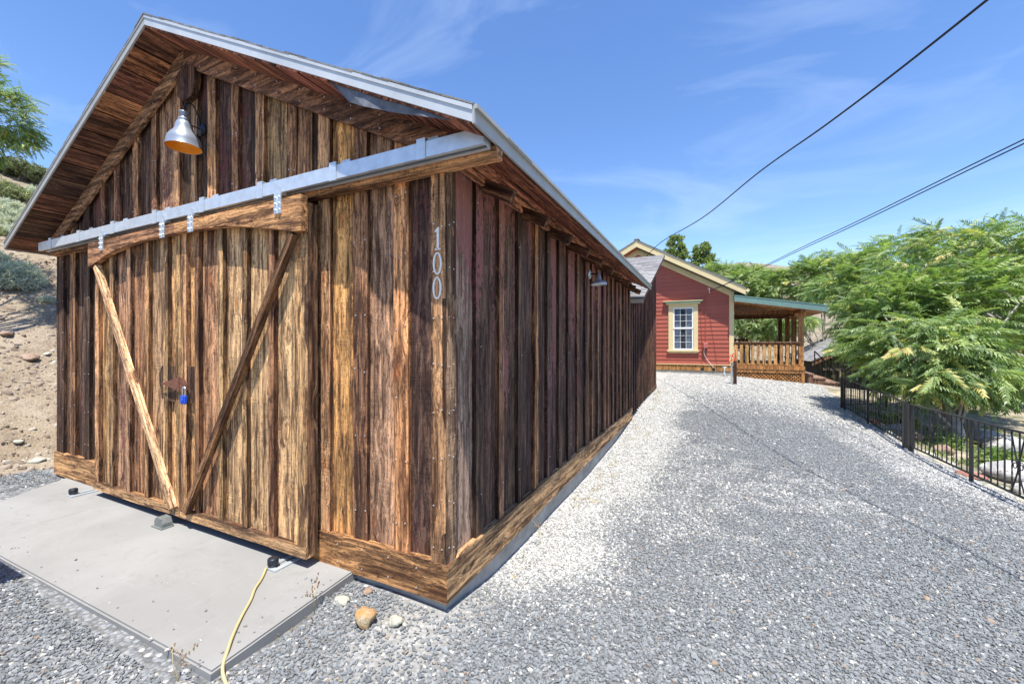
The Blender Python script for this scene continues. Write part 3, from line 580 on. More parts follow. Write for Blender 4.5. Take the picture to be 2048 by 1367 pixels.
dr_ = door(-2.438, -.99, [(a, b, bcl()) for a, b in rb], rbd, 'right sliding door leaf with the dark diagonal brace', [(-2.438, 2.43), (-.99, 2.43)], [(-2.438, 2.352), (-2.142, 2.345), (-1.9, 2.335), (-1.65, 2.312), (-1.4, 2.27), (-1.2, 2.235), (-1.06, 2.205), (-.99, 2.205)], (.60, .38, .19, 0))
def brace(par, p0, p1, col, nm='brace'):
    a = Vector((p0[0], -.142, p0[1])); d = Vector((p1[0] - p0[0], 0, p1[1] - p0[1])); ez = d.normalized(); ex = Vector((0, -1, 0)).cross(ez) * -1
    ex = Vector((ez.z, 0, -ez.x))
    return plank(nm, par, [M['wood'], M['wood']], a - ex * .025, ex, ez, .05, .042, d.length, col, wob=.002)
brace(dl_, (-2.507, .20), (-3.80, 2.21), (.78, .60, .42, 0)); brace(dr_, (-2.316, .20), (-1.09, 2.20), (.27, .165, .09, 0))
# hanger straps on the doors
for par, xs in ((dl_, (-3.632, -2.603)), (dr_, (-2.202, -1.204))):
    for x in xs:
        V, F = join(boxm(-.032, .032, -.156, -.1485, 2.335, 2.474), boxm(-.014, .014, -.157, -.10, 2.462, 2.51))
        for zz in (2.36, 2.40, 2.44):
            for xx in (-.019, .019):
                v_, f_ = tube([(xx, -.155, zz), (xx, -.165, zz)], .006, 6); V, F = join((V, F), (v_, f_))
        ob('door_hanger', (V, F), M['galv'], par, Matrix.Translation((x, 0, 0)))
# latch backing boards, hasp
lp = [(-2.50, 1.318), (-2.735, 1.315), (-2.775, 1.25), (-2.77, 1.17), (-2.745, 1.12), (-2.735, 1.05), (-2.60, 1.033), (-2.50, 1.036)]
ob('latch_board', prism(lp[::-1], 0, .028), M['wood'], dl_, Matrix.Translation((0, -.097, 0)), (.13, .085, .06, 0))
lp = [(-2.37, 1.32), (-2.25, 1.318), (-2.205, 1.29), (-2.20, 1.06), (-2.25, 1.035), (-2.37, 1.04)]
ob('latch_board', prism(lp, 0, .028), M['wood'], dr_, Matrix.Translation((0, -.097, 0)), (.13, .085, .062, 0))
hp = [(-2.69, 1.175), (-2.42, 1.235), (-2.41, 1.235), (-2.41, 1.125), (-2.44, 1.118), (-2.44, 1.135)]
ob('hasp', join(prism(hp[::-1], -.128, -.124), prism([(-2.41, 1.235), (-2.34, 1.225), (-2.30, 1.19), (-2.30, 1.145), (-2.33, 1.125), (-2.41, 1.125)], -.128, -.124), tube([(-2.41, -.13, 1.122), (-2.41, -.13, 1.238)], .008, 8)), M['rust'], dl_)
# house number
def digit0(cx, cz):
    V = []; F = []; n0 = 24
    for y in (-.0065, 0):
        for k in range(n0):
            t = 2 * math.pi * k / n0; V.append((cx + .029 * math.cos(t), y, cz + .062 * math.sin(t))); V.append((cx + .019 * math.cos(t), y, cz + .055 * math.sin(t)))
    for k in range(n0):
        a = 2 * k; b = 2 * ((k + 1) % n0); s_ = 2 * n0; F += [(a, b, b + 1, a + 1), (a + s_, a + 1 + s_, b + 1 + s_, b + s_), (a, a + s_, b + s_, b), (a + 1, b + 1, b + 1 + s_, a + 1 + s_)]
    return V, F
d1 = [(-.004, -.06), (.008, -.06), (.008, .062), (.003, .062), (-.018, .040), (-.018, .033), (-.004, .040)]
d1 = join(prism([(a - .058, b + 2.085) for a, b in d1], -.0065, 0), prism([(-.075, 2.02), (-.04, 2.02), (-.04, 2.028), (-.075, 2.028)], -.0065, 0))
ob('house_number', d1, M['white'], barn, Matrix.Translation((-.004, .003, 0)), label='white digit 1'); ob('house_number', digit0(-.06, 1.945), M['white'], barn, Matrix.Translation((-.004, .003, 0)), label='upper white digit 0'); ob('house_number', digit0(-.062, 1.808), M['white'], barn, Matrix.Translation((-.004, .003, 0)), label='lower white digit 0')
# nails
NV = []; NF = []
def nail(p, d):
    global NV, NF
    v_, f_ = tube([Vector(p), Vector(p) + Vector(d) * .004], .0042, 6); k = len(NV); NV += v_; NF += [tuple(i + k for i in f) for f in f_]
for (a, b) in bats:
    z = .45 if not (-4.2 < a < -1.08) else 2.7
    while z < topz((a + b) / 2) - .25:
        for x in (a + .018, b - .018): nail((x + random.uniform(-.004, .004), .0185, z + random.uniform(-.02, .02)), (0, -1, 0))
        z += random.uniform(.33, .5)
for z in np.arange(.35, 2.4, .26):
    for x in (-.092, -.035): nail((x, .0045, z + random.uniform(-.02, .02)), (0, -1, 0))
    for y in (.025, .07): nail((-.0045, y, z + random.uniform(-.02, .02)), (1, 0, 0))
for y in sy:
    for z in np.arange(.5, 2.5, .9): nail((-.0175, y + random.choice((.02, .06)), z + random.uniform(-.1, .1)), (1, 0, 0))
for x in np.arange(-1.05, 0, .21):
    for z in (.11, .22): nail((x, .0, z + random.uniform(-.01, .01)), (0, -1, 0))
for sgn in (1, -1):
    for k in range(1, 11):
        x = XR + sgn * k * .235
        for dz in (.04, .12): nail((x, -.0165, zt(x) - soff - dz), (0, -1, 0))
ob('nails', (NV, NF), M['nail'], barn, kind='stuff')

# ------------------------------------------------------------------ fittings on and by the barn
pl = empty('padlock', (-2.315, -.14, 1.06), 'blue padlock with steel shackle hanging from the rusty hasp of the barn doors', 'padlock')
pb = new_mesh('lock_body', *boxm(-2.345, -2.283, -.158, -.128, 1.035, 1.105)); b_ = bmesh.new(); b_.from_mesh(pb); bmesh.ops.bevel(b_, geom=b_.edges[:], offset=.009, segments=3, affect='EDGES'); b_.to_mesh(pb); b_.free()
ob('lock_body', pb, M['blue'], pl); ob('dial', tube([(-2.314, -.157, 1.062), (-2.314, -.163, 1.062)], .014, 14), M['blue'], pl)
ob('shackle', tube([(-2.333, -.143, 1.10), (-2.333, -.143, 1.14)] + [(-2.314 + .019 * math.cos(t), -.143, 1.145 + .022 * math.sin(t)) for t in np.linspace(math.pi, 0, 7)] + [(-2.295, -.143, 1.10)], .0045, 8), M['chrome'], pl)
# gable lamp: bell shade on a gooseneck
def lamp(loc, outv, scale, label, kind):
    """outv: unit vector away from the wall"""
    e = empty('wall_lamp', loc, label, 'wall lamp', 'barn wall lamps'); o = Vector(loc); u = Vector(outv); s_ = scale
    rot = Vector((0, 0, 1)).rotation_difference(u).to_matrix().to_4x4()
    ob('backplate', new_mesh('backplate', *lathe([(0, .0), (.075 * s_, .0), (.075 * s_, .012), (.06 * s_, .026 * s_), (0, .03 * s_)], 24), True), M['darkmetal'] if kind == 'goose' else M['galv'], e, Matrix.Translation(o) @ rot)
    if kind == 'goose':
        c = o + u * .185 * s_; T = c + Vector((0, 0, .11 * s_))
        arc = spline([o + u * .02 + Vector((0, 0, .02)), o + u * .045 * s_ + Vector((0, 0, .13 * s_)), o + u * .10 * s_ + Vector((0, 0, .235 * s_)), o + u * .165 * s_ + Vector((0, 0, .22 * s_)), T + Vector((0, 0, .02))], 6)
        ob('gooseneck', new_mesh('gooseneck', *tube(arc, .009 * s_, 10), True), M['darkmetal'], e)
        ob('arm', tube([o + u * .02, c + Vector((0, 0, .0))], .007 * s_, 8), M['darkmetal'], e)
        pr = [(.014, .085), (.045, .083), (.05, .075), (.036, .066), (.034, .035), (.052, .028), (.058, .018), (.05, .012), (.068, -.004), (.078, -.025), (.083, -.05), (.098, -.078), (.128, -.105), (.15, -.13), (.16, -.158), (.164, -.20), (.168, -.205)]
        inn = [(.163, -.204), (.157, -.168), (.148, -.14), (.12, -.108), (.08, -.075), (.0, -.07)]
    else:
        c = o + u * .16 * s_; ob('arm', tube([o + u * .02, c], .009, 8), M['darkmetal'], e)
        pr = [(.0, .03), (.02, .028), (.022, -.02), (.032, -.03), (.038, -.085), (.052, -.105), (.095, -.125), (.122, -.14), (.126, -.18), (.13, -.182)]
        inn = [(.128, -.181), (.12, -.145), (.05, -.115), (0, -.11)]
    zs = 1.38 if kind == 'goose' else 1.0
    pr = [(a * s_, b * s_ * zs) for a, b in pr]; inn = [(a * s_, b * s_ * zs) for a, b in inn]
    sh = ob('shade', new_mesh('shade', *lathe(pr, 40), True), M['shade'], e, Matrix.Translation(c))
    ob('shade_lining', new_mesh('shade_lining', *lathe(inn, 40), True), M['shade_in'] if kind == 'goose' else M['white'], sh, Matrix.Translation(c))
    ob('bulb', new_mesh('bulb', *lathe([(0, -.14 * s_), (.02 * s_, -.13 * s_), (.025 * s_, -.115 * s_), (.014 * s_, -.085 * s_), (.0, -.08 * s_)], 14), True), M['white'], sh, Matrix.Translation(c))
lamp((-2.375, .017, 3.215), (0, -1, 0), .70, 'silver bell shade lamp with golden lining on a black gooseneck high on the barn gable', 'goose')
lamp((-.016, 3.06, 2.345), (1, 0, 0), .76, 'small grey metal shade lamp on the shaded long side wall of the barn', 'arm')
# floor guides
g = empty('door_guide', (-1.22, -.1, .07), 'grey steel roller guide on the apron at the right end of the barn doors', 'door guide', 'barn door floor guides')
def guide(g, x, y, s_=1):
    ob('plate', join(boxm(x - .05, x - .02, y - .10, y + .10, .0705, .078), boxm(x + .02, x + .05, y - .10, y + .10, .0705, .078), boxm(x - .02, x + .02, y - .10, y - .07, .0705, .078), boxm(x + .032, x + .05, y + .10, y + .108, .0705, .15)), M['galv'], g)
    ob('roller', new_mesh('roller', *lathe([(0, .085), (.03, .085), (.032, .09), (.032, .125), (.028, .13), (.008, .131), (0, .134)], 20), True), M['darkmetal'], g, Matrix.Translation((x - .02, y - .065, 0)))
guide(g, -1.19, -.115)
g2 = empty('door_guide', (-4.2, -.1, .07), 'dark steel roller guide on the apron at the left end of the barn doors', 'door guide', 'barn door floor guides'); guide(g2, -4.08, -.12)
g3 = empty('door_stop', (-2.55, -.12, .07), 'grey metal block door stop on the apron under the meeting edge of the doors', 'door stop')
M['steel'] = simple('dull_steel', (.22, .24, .23), .5, .5, .2, 30)
ob('block', prism([(-2.61, .07), (-2.49, .07), (-2.49, .105), (-2.51, .14), (-2.58, .145), (-2.61, .115)], -.20, -.135), M['steel'], g3); ob('base', boxm(-2.625, -2.475, -.215, -.13, .0695, .076), M['steel'], g3)
# yellow cord lying over the apron and gravel
cp = spline([(-1.225, -.215, .078), (-1.14, -.30, .076), (-1.07, -.385, .078), (-.99, -.46, .076), (-.90, -.56, .077), (-.80, -.66, .078), (-.715, -.735, .077), (-.64, -.80, .05), (-.52, -.83, -.0), (-.42, -.86, -.005), (-.25, -.93, -.01), (-.1, -1.0, -.015)], 6)
ob('extension_cord', new_mesh('extension_cord', *tube(cp, .0075, 8), True), M['cord'], label='pale yellow cord running from the door guide over the concrete apron to the gravel', category='cord')

def rockmesh(sx, sy_, sz, seed, sub=3, rough=.28):
    bm = bmesh.new(); bmesh.ops.create_icosphere(bm, subdivisions=sub, radius=1); r = np.random.default_rng(seed)
    D = r.normal(0, 1, (9, 3)); D /= np.linalg.norm(D, axis=1)[:, None]; H = r.uniform(.55, .95, 9)
    for v in bm.verts:
        c = np.array(v.co)
        for d_, h_ in zip(D, H):
            t = c @ d_
            if t > h_: c = c - d_ * (t - h_) * .85
        nn = vnoise(np.array([c[0] * 2 + seed]), np.array([c[1] * 2 + c[2] * 1.7]), .7, seed % 7)[0] - .5
        c = c * (1 + rough * nn); v.co = (c[0] * sx, c[1] * sy_, c[2] * sz)
    me = bpy.data.meshes.new('rock'); bm.to_mesh(me); bm.free(); me.shade_smooth(); return me
def rock_at(x, y, s3, mat, lab, name='rock', grp=None, seed=1, rz=0, dz=0.0, cat='rock'):
    z = float(gz(np.array([x]), np.array([y]))[0]) + dz
    o = ob(name, rockmesh(*s3, seed), mat, None, Matrix.Translation((x, y, z)) @ Matrix.Rotation(rz, 4, 'Z'), label=lab, category=cat)
    if grp: o['group'] = grp
rock_at(-.335, -.27, (.075, .055, .055), M['rock_orange'], 'ochre and pale rough stone on the gravel in front of the barn corner', grp='loose stones by the barn corner', seed=3, dz=.03)
rock_at(-.19, -.20, (.045, .035, .028), M['rock_pale'], 'pale green cream stone lying right of the ochre stone', grp='loose stones by the barn corner', seed=5, dz=.02)
rock_at(-.13, -.195, (.018, .016, .014), M['rock_pale'], 'tiny whitish stone touching the pale cream stone', grp='loose stones by the barn corner', seed=6, dz=.016)
rock_at(-.60, -.19, (.06, .045, .03), M['rock_pale'], 'flat yellowish stone beside the edge of the concrete apron', grp='loose stones by the barn corner', seed=8, dz=.012)
rock_at(-.52, -.06, (.03, .03, .02), M['rock_brown'], 'small brown stone where the skirt board meets the apron', grp='loose stones by the barn corner', seed=9, dz=.012)

# ------------------------------------------------------------------ second shed behind the barn
s2 = empty('lean_to_shed', (-1.5, 8.2, .1), 'small dark board shed with grey shingle roof between the barn and the red house', 'shed')
X2 = .0; y0_, y1_ = 6.32, 10.34; S2 = .385; z2 = lambda y: 2.36 + S2 * (y - 6.25)
V = [(X2 - .06, y0_, 0), (X2 - .06, y1_, .0), (X2 - .06, y1_, z2(y1_) - .12), (X2 - .06, y0_, z2(y0_) - .08)]; V += [(-4, v[1], v[2]) for v in V]
ob('wall', (V, [(0, 1, 2, 3), (1, 5, 6, 2), (3, 2, 6, 7), (0, 3, 7, 4)]), M['interior'], s2)
y = y0_; k = 0
while y < y1_ - .05:
    wd = random.uniform(.2, .25); wd = min(wd, y1_ - y); zb = .13 + .045 * (y - y0_)
    plank('board', s2, [M['wood_side'], M['edge']], (X2 - .04, y, zb), (0, 1, 0), (0, 0, 1), wd, .018, z2(y) - .09 - zb, jit(random.choice([PUR, DRK, PUR, BRN]), .15, random.choice([.3, .5, .45])), top=(0, wd * S2), wob=.001, segs=3)
    plank('batten', s2, [M['wood_side'], M['edge']], (X2 - .012, y + wd - .035, zb), (0, 1, 0), (0, 0, 1), .07, .028, z2(y + wd - .035) - .09 - zb, jit(random.choice([PUR, BRN, DRK]), .15, .3), top=(0, .07 * S2), wob=.002, segs=3); y += wd
plank('skirt_board', s2, [M['wood'], M['edge']], (X2, y1_, .24), (0, .0, 1), (0, -(y1_ - y0_), -.13), .10, .03, y1_ - y0_ - .05, (.22, .15, .10, 0), wob=.01)
# roof with courses of shingle tabs
def shingle_roof(par, org, ex, ed, width, length, mat, expo=.14, tabw=.3, limit=300, deck=True):
    """org: top corner; ex along the ridge, ed down the slope"""
    ex = Vector(ex).normalized(); ed = Vector(ed).normalized(); nn = ex.cross(ed); 
    if nn.z < 0: nn = -nn
    o = Vector(org); c = [o, o + ex * width, o + ex * width + ed * length, o + ed * length]
    V = [p - nn * .002 for p in c] + [p - nn * .05 for p in c]
    if deck: ob('roof_deck', (V, [(0, 1, 2, 3), (7, 6, 5, 4), (0, 4, 5, 1), (1, 5, 6, 2), (2, 6, 7, 3), (3, 7, 4, 0)]), M['soffit'], par, None, (.14, .09, .07))
    me = new_mesh('shingle', *boxm(0, tabw - .008, 0, expo * 1.35, 0, .009)); me.materials.append(mat); rest = []; cnt = 0
    rows = int(length / expo); 
    for r_ in range(rows + 1):
        d = length - r_ * expo + .02; hh = min(1.0, (d - .012) / (expo * 1.35))
        if d < .05: continue
        x = -(tabw / 2 if r_ % 2 else 0)
        while x < width:
            xs = max(x, 0); l_ = min(x + tabw, width + .01) - xs
            if l_ > .03:
                p = o + ex * xs + ed * (d + random.uniform(-.012, .012)) + nn * (.011 + random.uniform(0, .006)); eyv = (-ed - nn * .055).normalized(); ezv = ex.cross(eyv)
                if ezv.z < 0: ezv = -ezv
                Mx = Matrix(((ex.x, eyv.x, ezv.x, p.x), (ex.y, eyv.y, ezv.y, p.y), (ex.z, eyv.z, ezv.z, p.z), (0, 0, 0, 1))) @ Matrix.Diagonal((l_ / tabw, hh, 1, 1))
                if cnt < limit: ob('shingle', me, None, par, Mx); cnt += 1
                else: rest.append(Mx)
            x += tabw
    if rest:
        bv_, bf_ = boxm(0, tabw - .008, 0, expo * 1.35, 0, .009); V = []; F = []
        for Mx in rest:
            k0 = len(V); V += [Mx @ Vector(v) for v in bv_]; F += [tuple(i + k0 for i in f) for f in bf_]
        ob('roof_shingles', (V, F), mat, par, kind='stuff')
ry0, ry1 = 6.25, 10.5
shingle_roof(s2, (.2, ry1, z2(ry1)), (-1, 0, 0), (0, -(ry1 - ry0), -(z2(ry1) - z2(ry0))), 3.2, math.hypot(ry1 - ry0, z2(ry1) - z2(ry0)), M['shingle_grey'], .15, .3, 290)
bx('fascia', s2, M['drip_grey'], -3, .2, ry0 - .03, ry0 - .012, z2(ry0) - .09, z2(ry0) - .01)

# ------------------------------------------------------------------ red house
H = empty('red_house', (-1.1, 18, .4), 'red clapboard house with cream gable trim at the end of the driveway', 'house')
HY, HXR, HXP, HXL, HS = 14.5, 2.124, -1.125, -4.374, .553
zr = lambda x: 5.39 - HS * abs(x - HXP)
zw = lambda x: zr(x) - .33
ob('wall', prism([(HXL + .03, .3), (HXR - .03, .3), (HXR - .03, zw(HXR)), (HXP, zw(HXP)), (HXL + .03, zw(HXL))], HY + .16, HY + 7), M['red'], H)
bx('foundation', H, M['conc'], HXL, HXR + .0, HY - .0, HY + 7, -.3, .50)
bx('skirt_band', H, M['stained'], HXL, HXR + .01, HY - .02, HY + .03, .503, .715, (.50, .25, .08)); bx('water_table', H, M['cream'], HXL, HXR + .02, HY - .045, HY - .0, .7155, .738)
z = .738; ex_ = .152; WX0, WX1, WZ0, WZ1 = -.02, .985, 1.24, 2.93
def clap(x0, x1, z, h):
    if x1 - x0 < .04: return
    V = [(0, -.024, 0), (x1 - x0, -.024, 0), (x1 - x0, -.006, h + .012), (0, -.006, h + .012), (0, .02, 0), (x1 - x0, .02, 0), (x1 - x0, .02, h + .012), (0, .02, h + .012)]
    ob('siding_board', (V, [(0, 1, 2, 3), (0, 4, 5, 1), (1, 5, 6, 2), (0, 3, 7, 4), (3, 2, 6, 7)]), M['red'], H, Matrix.Translation((x0, HY, z)))
while z < zw(HXP) - .05:
    xr = min(HXR - .12, HXP + (zw(HXP) - z) / HS); xl = max(HXL + .12, HXP - (zw(HXP) - z) / HS); h = ex_
    if z + h > WZ0 and z < WZ1: clap(xl, WX0 + .03, z, h); clap(WX1 - .03, xr, z, h)
    else: clap(xl, xr, z, h)
    z += ex_
for a, b in ((HXR - .135, HXR + .012), (HXL - .012, HXL + .135)): bx('corner_board', H, M['cream'], a, b, HY - .045, HY + .1, .739, zw(HXR) + .02, bevel=.004)
# frieze boards, rake fascia, soffit and roof
for sgn in (1, -1):
    xe = HXP + sgn * (HXR - HXP + .015); 
    P = [(HXP, zw(HXP) + .08), (xe, zw(xe) + .08), (xe, zw(xe) - .15), (HXP, zw(HXP) - .15)]; ob('frieze_board', prism(P if sgn > 0 else P[::-1], HY - .062, HY - .0), M['cream'], H)
    xo = HXP + sgn * 3.605; RYf = 14.1
    P = [(HXP, zr(HXP) - .008), (xo, zr(xo) - .008), (xo, zr(xo) - .25), (HXP, zr(HXP) - .25)]; ob('rake_fascia', prism(P if sgn > 0 else P[::-1], RYf, RYf + .03), M['cream'], H)
    P = [(HXP, zr(HXP) - .255), (xo, zr(xo) - .255), (xo, zr(xo) - .28), (HXP, zr(HXP) - .28)]; ob('soffit', prism(P if sgn > 0 else P[::-1], RYf + .031, HY - .005), M['green'] if sgn > 0 else M['red'], H)
    P = [(HXP, zr(HXP) - .09), (xo - sgn * .03, zr(xo) - .075), (xo - sgn * .03, zr(xo) - .255), (HXP, zr(HXP) - .255)]; ob('soffit_trim', prism(P if sgn > 0 else P[::-1], RYf + .032, RYf + .06), M['green'], H)
    ln = 3.64 / math.cos(math.atan(HS)); shingle_roof(H, (HXP, RYf - .03, zr(HXP) + .0), (0, 1, 0), (sgn, 0, -HS), 7.6, ln, M['shingle'], .15, .3, 60, False)
    ob('drip_edge', prism([(HXP, zr(HXP) + .004), (xo, zr(xo) + .004), (xo, zr(xo) - .018), (HXP, zr(HXP) - .018)][::sgn], RYf - .012, RYf), M['drip'], H)
gx0 = HXP + 3.61
ob('gutter', tube([(gx0 + .045, RYf - .03, zr(gx0) - .10), (gx0 + .045, HY + 7, zr(gx0) - .10)], .055, 10), M['cream'], H)
bx('ridge_cap', H, M['shingle'], HXP - .09, HXP + .09, RYf - .03, HY + 7, zr(HXP) + .015, zr(HXP) + .05)
# window
wn = ob('window', join(boxm(-.02, .135, HY - .05, HY + .02, 1.24, 2.93), boxm(.835, .985, HY - .05, HY + .02, 1.24, 2.93), boxm(.135, .835, HY - .05, HY + .02, 2.82, 2.93)), M['cream'], H)
ob('window_sill', join(boxm(-.07, 1.03, HY - .10, HY + .0, 1.20, 1.245), boxm(-.04, 1.0, HY - .055, HY + .0, 1.14, 1.20)), M['cream'], wn)
ob('window_hood', join(boxm(-.2, 1.16, HY - .16, HY, 3.04, 3.065), boxm(-.1, 1.06, HY - .10, HY, 2.931, 2.955)), M['cream'], wn); ob('window_crown', prism([(-.08, 2.956), (1.04, 2.956), (1.14, 3.039), (-.18, 3.039)], HY - .14, HY), M['cap'], wn)
for (za, zb, yy) in ((2.035, 2.815, HY - .035), (1.25, 2.06, HY - .02)):
    fr_ = ob('sash', join(boxm(.137, .187, yy, yy + .04, za, zb), boxm(.783, .833, yy, yy + .04, za, zb), boxm(.187, .783, yy, yy + .04, za, za + .055), boxm(.187, .783, yy, yy + .04, zb - .045, zb)), M['white'], wn)
    pw = (.783 - .187) / 3; ph = (zb - .045 - za - .055) / 3
    gl = ob('pane', boxm(.187, .783, yy + .02, yy + .024, za + .055, zb - .045), M['glass'], wn)
    V, F = [], []
    for i in (1, 2): V, F = join((V, F), boxm(.187 + pw * i - .0055, .187 + pw * i + .0055, yy + .008, yy + .019, za + .056, zb - .046))
    for i in (1, 2): V, F = join((V, F), boxm(.188, .782, yy + .0095, yy + .018, za + .055 + ph * i - .0055, za + .055 + ph * i + .0055))
    ob('muntins', (V, F), M['white'], wn)
for x0 in (.19, .57):
    V = []; F = []; n0 = 14
    for i in range(n0 + 1):
        xx = x0 + (.22 if x0 < .3 else .20) * i / n0; V += [(xx, HY + .075 + .018 * math.sin(i * 2.1), 1.26), (xx, HY + .075 + .018 * math.sin(i * 2.1), 2.8)]
    F = [(2 * i, 2 * i + 2, 2 * i + 3, 2 * i + 1) for i in range(n0)]; ob('curtain', (V, F), M['curtain'], wn)
ob('dark_room_panel', boxm(.1, .87, HY + .12, HY + .14, 1.2, 2.86), M['interior'], wn)
# near-black panel behind the glass: the room's darkness put into its colour
# electric box, conduits, pipes
M['box'] = simple('faded_red_box', (.42, .13, .11), .6)
bx('meter_box', H, M['box'], 1.16, 1.31, HY - .15, HY - .024, 1.33, 1.52, bevel=.01)
ob('conduit', tube([(1.235, HY - .035, 1.52), (1.235, HY - .035, 3.3)], .014, 8), M['red'], H)
ob('conduit', tube(spline([(1.20, HY - .12, 1.33), (1.19, HY - .08, 1.1), (1.33, HY - .05, .85), (1.50, HY - .04, .62)], 6), .007, 6), M['white'], H); ob('conduit', tube([(1.05, HY - .035, 3.0), (1.12, HY - .035, 1.5), (1.1, HY - .035, .7)], .008, 6), M['red'], H)
for x in (1.13, 1.50): ob('vent_cap', tube([(x, HY - .01, .565), (x, HY - .03, .565)], .055, 14), M['darkmetal'], H)
ob('faucet', join(tube([(1.86, HY - .05, .66), (1.86, HY - .14, .66), (1.84, HY - .16, .60), (1.83, HY - .16, .45)], .022, 8), tube([(1.78, HY - .10, .65), (1.92, HY - .12, .66)], .012, 8), tube([(1.83, HY - .16, .45), (1.83, HY - .16, .38)], .05, 8)), M['galv'], H)
ob('service_bracket', tube([(-.87, HY - .01, 4.78), (-.87, HY - .12, 4.80), (-.87, HY - .12, 4.72)], .018, 6), M['galv'], H); ob('service_bracket', tube([(1.30, HY - .02, 3.47), (1.36, HY - .14, 3.47), (1.36, HY - .14, 3.30)], .016, 6), M['white'], H)

# ------------------------------------------------------------------ porch
Pc = empty('porch', (3.2, 17, .4), 'orange stained wooden porch with teal edged roof on the right of the red house', 'porch')
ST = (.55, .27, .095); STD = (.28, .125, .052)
bx('deck_band', Pc, M['stained'], 2.14, 4.19, 14.44, 14.49, .50, .60, ST); bx('deck_band', Pc, M['stained'], 2.14, 4.20, 14.42, 14.47, .605, .735, (.48, .22, .075))
bx('deck_band', Pc, M['stained'], 4.13, 4.18, 14.5, 19.5, .50, .735, STD)
for k in range(14): bx('deck_board', Pc, M['stained'], 2.14, 4.13, 14.5 + k * .36, 14.5 + k * .36 + .35, .70, .735, jit(ST, .12))
Lt = empty('x', (0, 0, 0), 'x', 'x'); COL.objects.unlink(Lt); del W[Lt]; bpy.data.objects.remove(Lt)
lx0, lx1, lz0, lz1 = 2.16, 4.10, .20, .495
for dirn in (1, -1):
    x = lx0 - .3
    while x < lx1 + .3:
        a = [x, lz0]; b = [x + dirn * (lz1 - lz0) * 1.05, lz1]
        t0, t1 = 0.0, 1.0; dx = b[0] - a[0]
        for lim, s_ in ((lx0, 1), (lx1, -1)):
            fa = (a[0] - lim) * s_; fb = (b[0] - lim) * s_
            if fa < 0 and fb < 0: t0 = 2
            elif fa < 0: t0 = max(t0, fa / (fa - fb))
            elif fb < 0: t1 = min(t1, fa / (fa - fb))
        if t1 - t0 > .12:
            p = Vector((a[0] + dx * t0, 14.462 + (.007 if dirn > 0 else 0), a[1] + (b[1] - a[1]) * t0)); q = Vector((a[0] + dx * t1, p.y, a[1] + (b[1] - a[1]) * t1)); ez = (q - p).normalized(); exv = Vector((ez.z, 0, -ez.x))
            plank('lattice_slat', Pc, M['stained'], p - exv * .016, exv, ez, .032, .006, (q - p).length, jit(ST, .15), wob=0, segs=1)
        x += .108
bx('lattice_frame', Pc, M['stained'], 4.10, 4.19, 14.445, 14.485, .20, .499, ST); bx('lattice_frame', Pc, M['stained'], 2.13, 4.19, 14.452, 14.48, .17, .205, ST)
bx('lattice_backing', Pc, M['interior'], 2.2, 4.10, 14.75, 14.8, .1, .5)
bx('top_rail', Pc, M['stained'], 2.13, 4.20, 14.42, 14.56, 1.515, 1.55, (.30, .17, .10)); bx('top_rail', Pc, M['stained'], 2.13, 4.05, 14.46, 14.50, 1.40, 1.514, (.24, .10, .04))
bx('bottom_rail', Pc, M['stained'], 2.13, 4.05, 14.46, 14.50, .745, .80, ST)
for k in range(11):
    x = 2.20 + k * .168; V = []; F = []; prof = [(0, .048), (.15, .05), (.35, .040), (.55, .048), (.75, .054), (1, .044)]
    for t, hw in prof: V += [(-hw, 0, t * .68), (hw, 0, t * .68), (hw, .022, t * .68), (-hw, .022, t * .68)]
    for i in range(5): F += [(4 * i + j, 4 * i + (j + 1) % 4, 4 * i + 4 + (j + 1) % 4, 4 * i + 4 + j) for j in range(4)]
    F += [(3, 2, 1, 0), (20, 21, 22, 23)]
    ob('baluster', (V, F), M['stained'], Pc, Matrix.Translation((x, 14.437, .765)), jit((.62, .33, .13), .12))
for (x, y) in ((4.04, 14.46), (4.05, 15.75), (4.05, 17.1), (4.05, 18.9)):
    bx('post', Pc, M['stained'], x - .01, x + .13, y, y + .14, .50 if y > 14.6 else .74, 2.52 - .0, jit(ST, .1) if y < 15 else STD, bevel=.006)
bx('post_cap', Pc, M['stained'], 3.93, 4.26, 14.47, 14.57, 2.38, 2.50, ST)
bx('beam', Pc, M['stained'], 4.05, 4.16, 14.2, 19.4, 2.521, 2.66, STD)
for y in (15.2, 16.6, 18.2): bx('beam', Pc, M['stained'], 2.2, 4.05, y, y + .09, 2.53, 2.65, STD)
ps = -.172
ob('porch_ceiling', prism([(2.13, 2.99), (2.13, 2.965), (4.70, 2.965 + ps * 2.57), (4.70, 2.99 + ps * 2.57)], 14.14, 19.6), M['stained'], Pc, None, (.78, .42, .18))
for k in range(18): plank('ceiling_board', Pc, M['stained'], (2.14 + k * .142, 19.55, 2.955 + ps * (k * .142)), (1, 0, ps), (0, -1, 0), .136, .008, 5.4, jit((.80, .44, .19), .12), wob=0, segs=2)
ob('roof_sheet', prism([(2.13, 3.16), (4.74, 3.16 + ps * 2.61), (4.74, 3.13 + ps * 2.61), (2.13, 3.13)], 14.09, 19.65), M['teal'], Pc)
ob('roof_fascia', prism([(2.13, 3.129), (4.74, 3.129 + ps * 2.61), (4.74, 2.945 + ps * 2.61), (2.13, 2.945)], 14.10, 14.13), M['teal'], Pc); bx('roof_fascia', Pc, M['teal'], 4.71, 4.74, 14.131, 19.65, 2.51, 2.68)
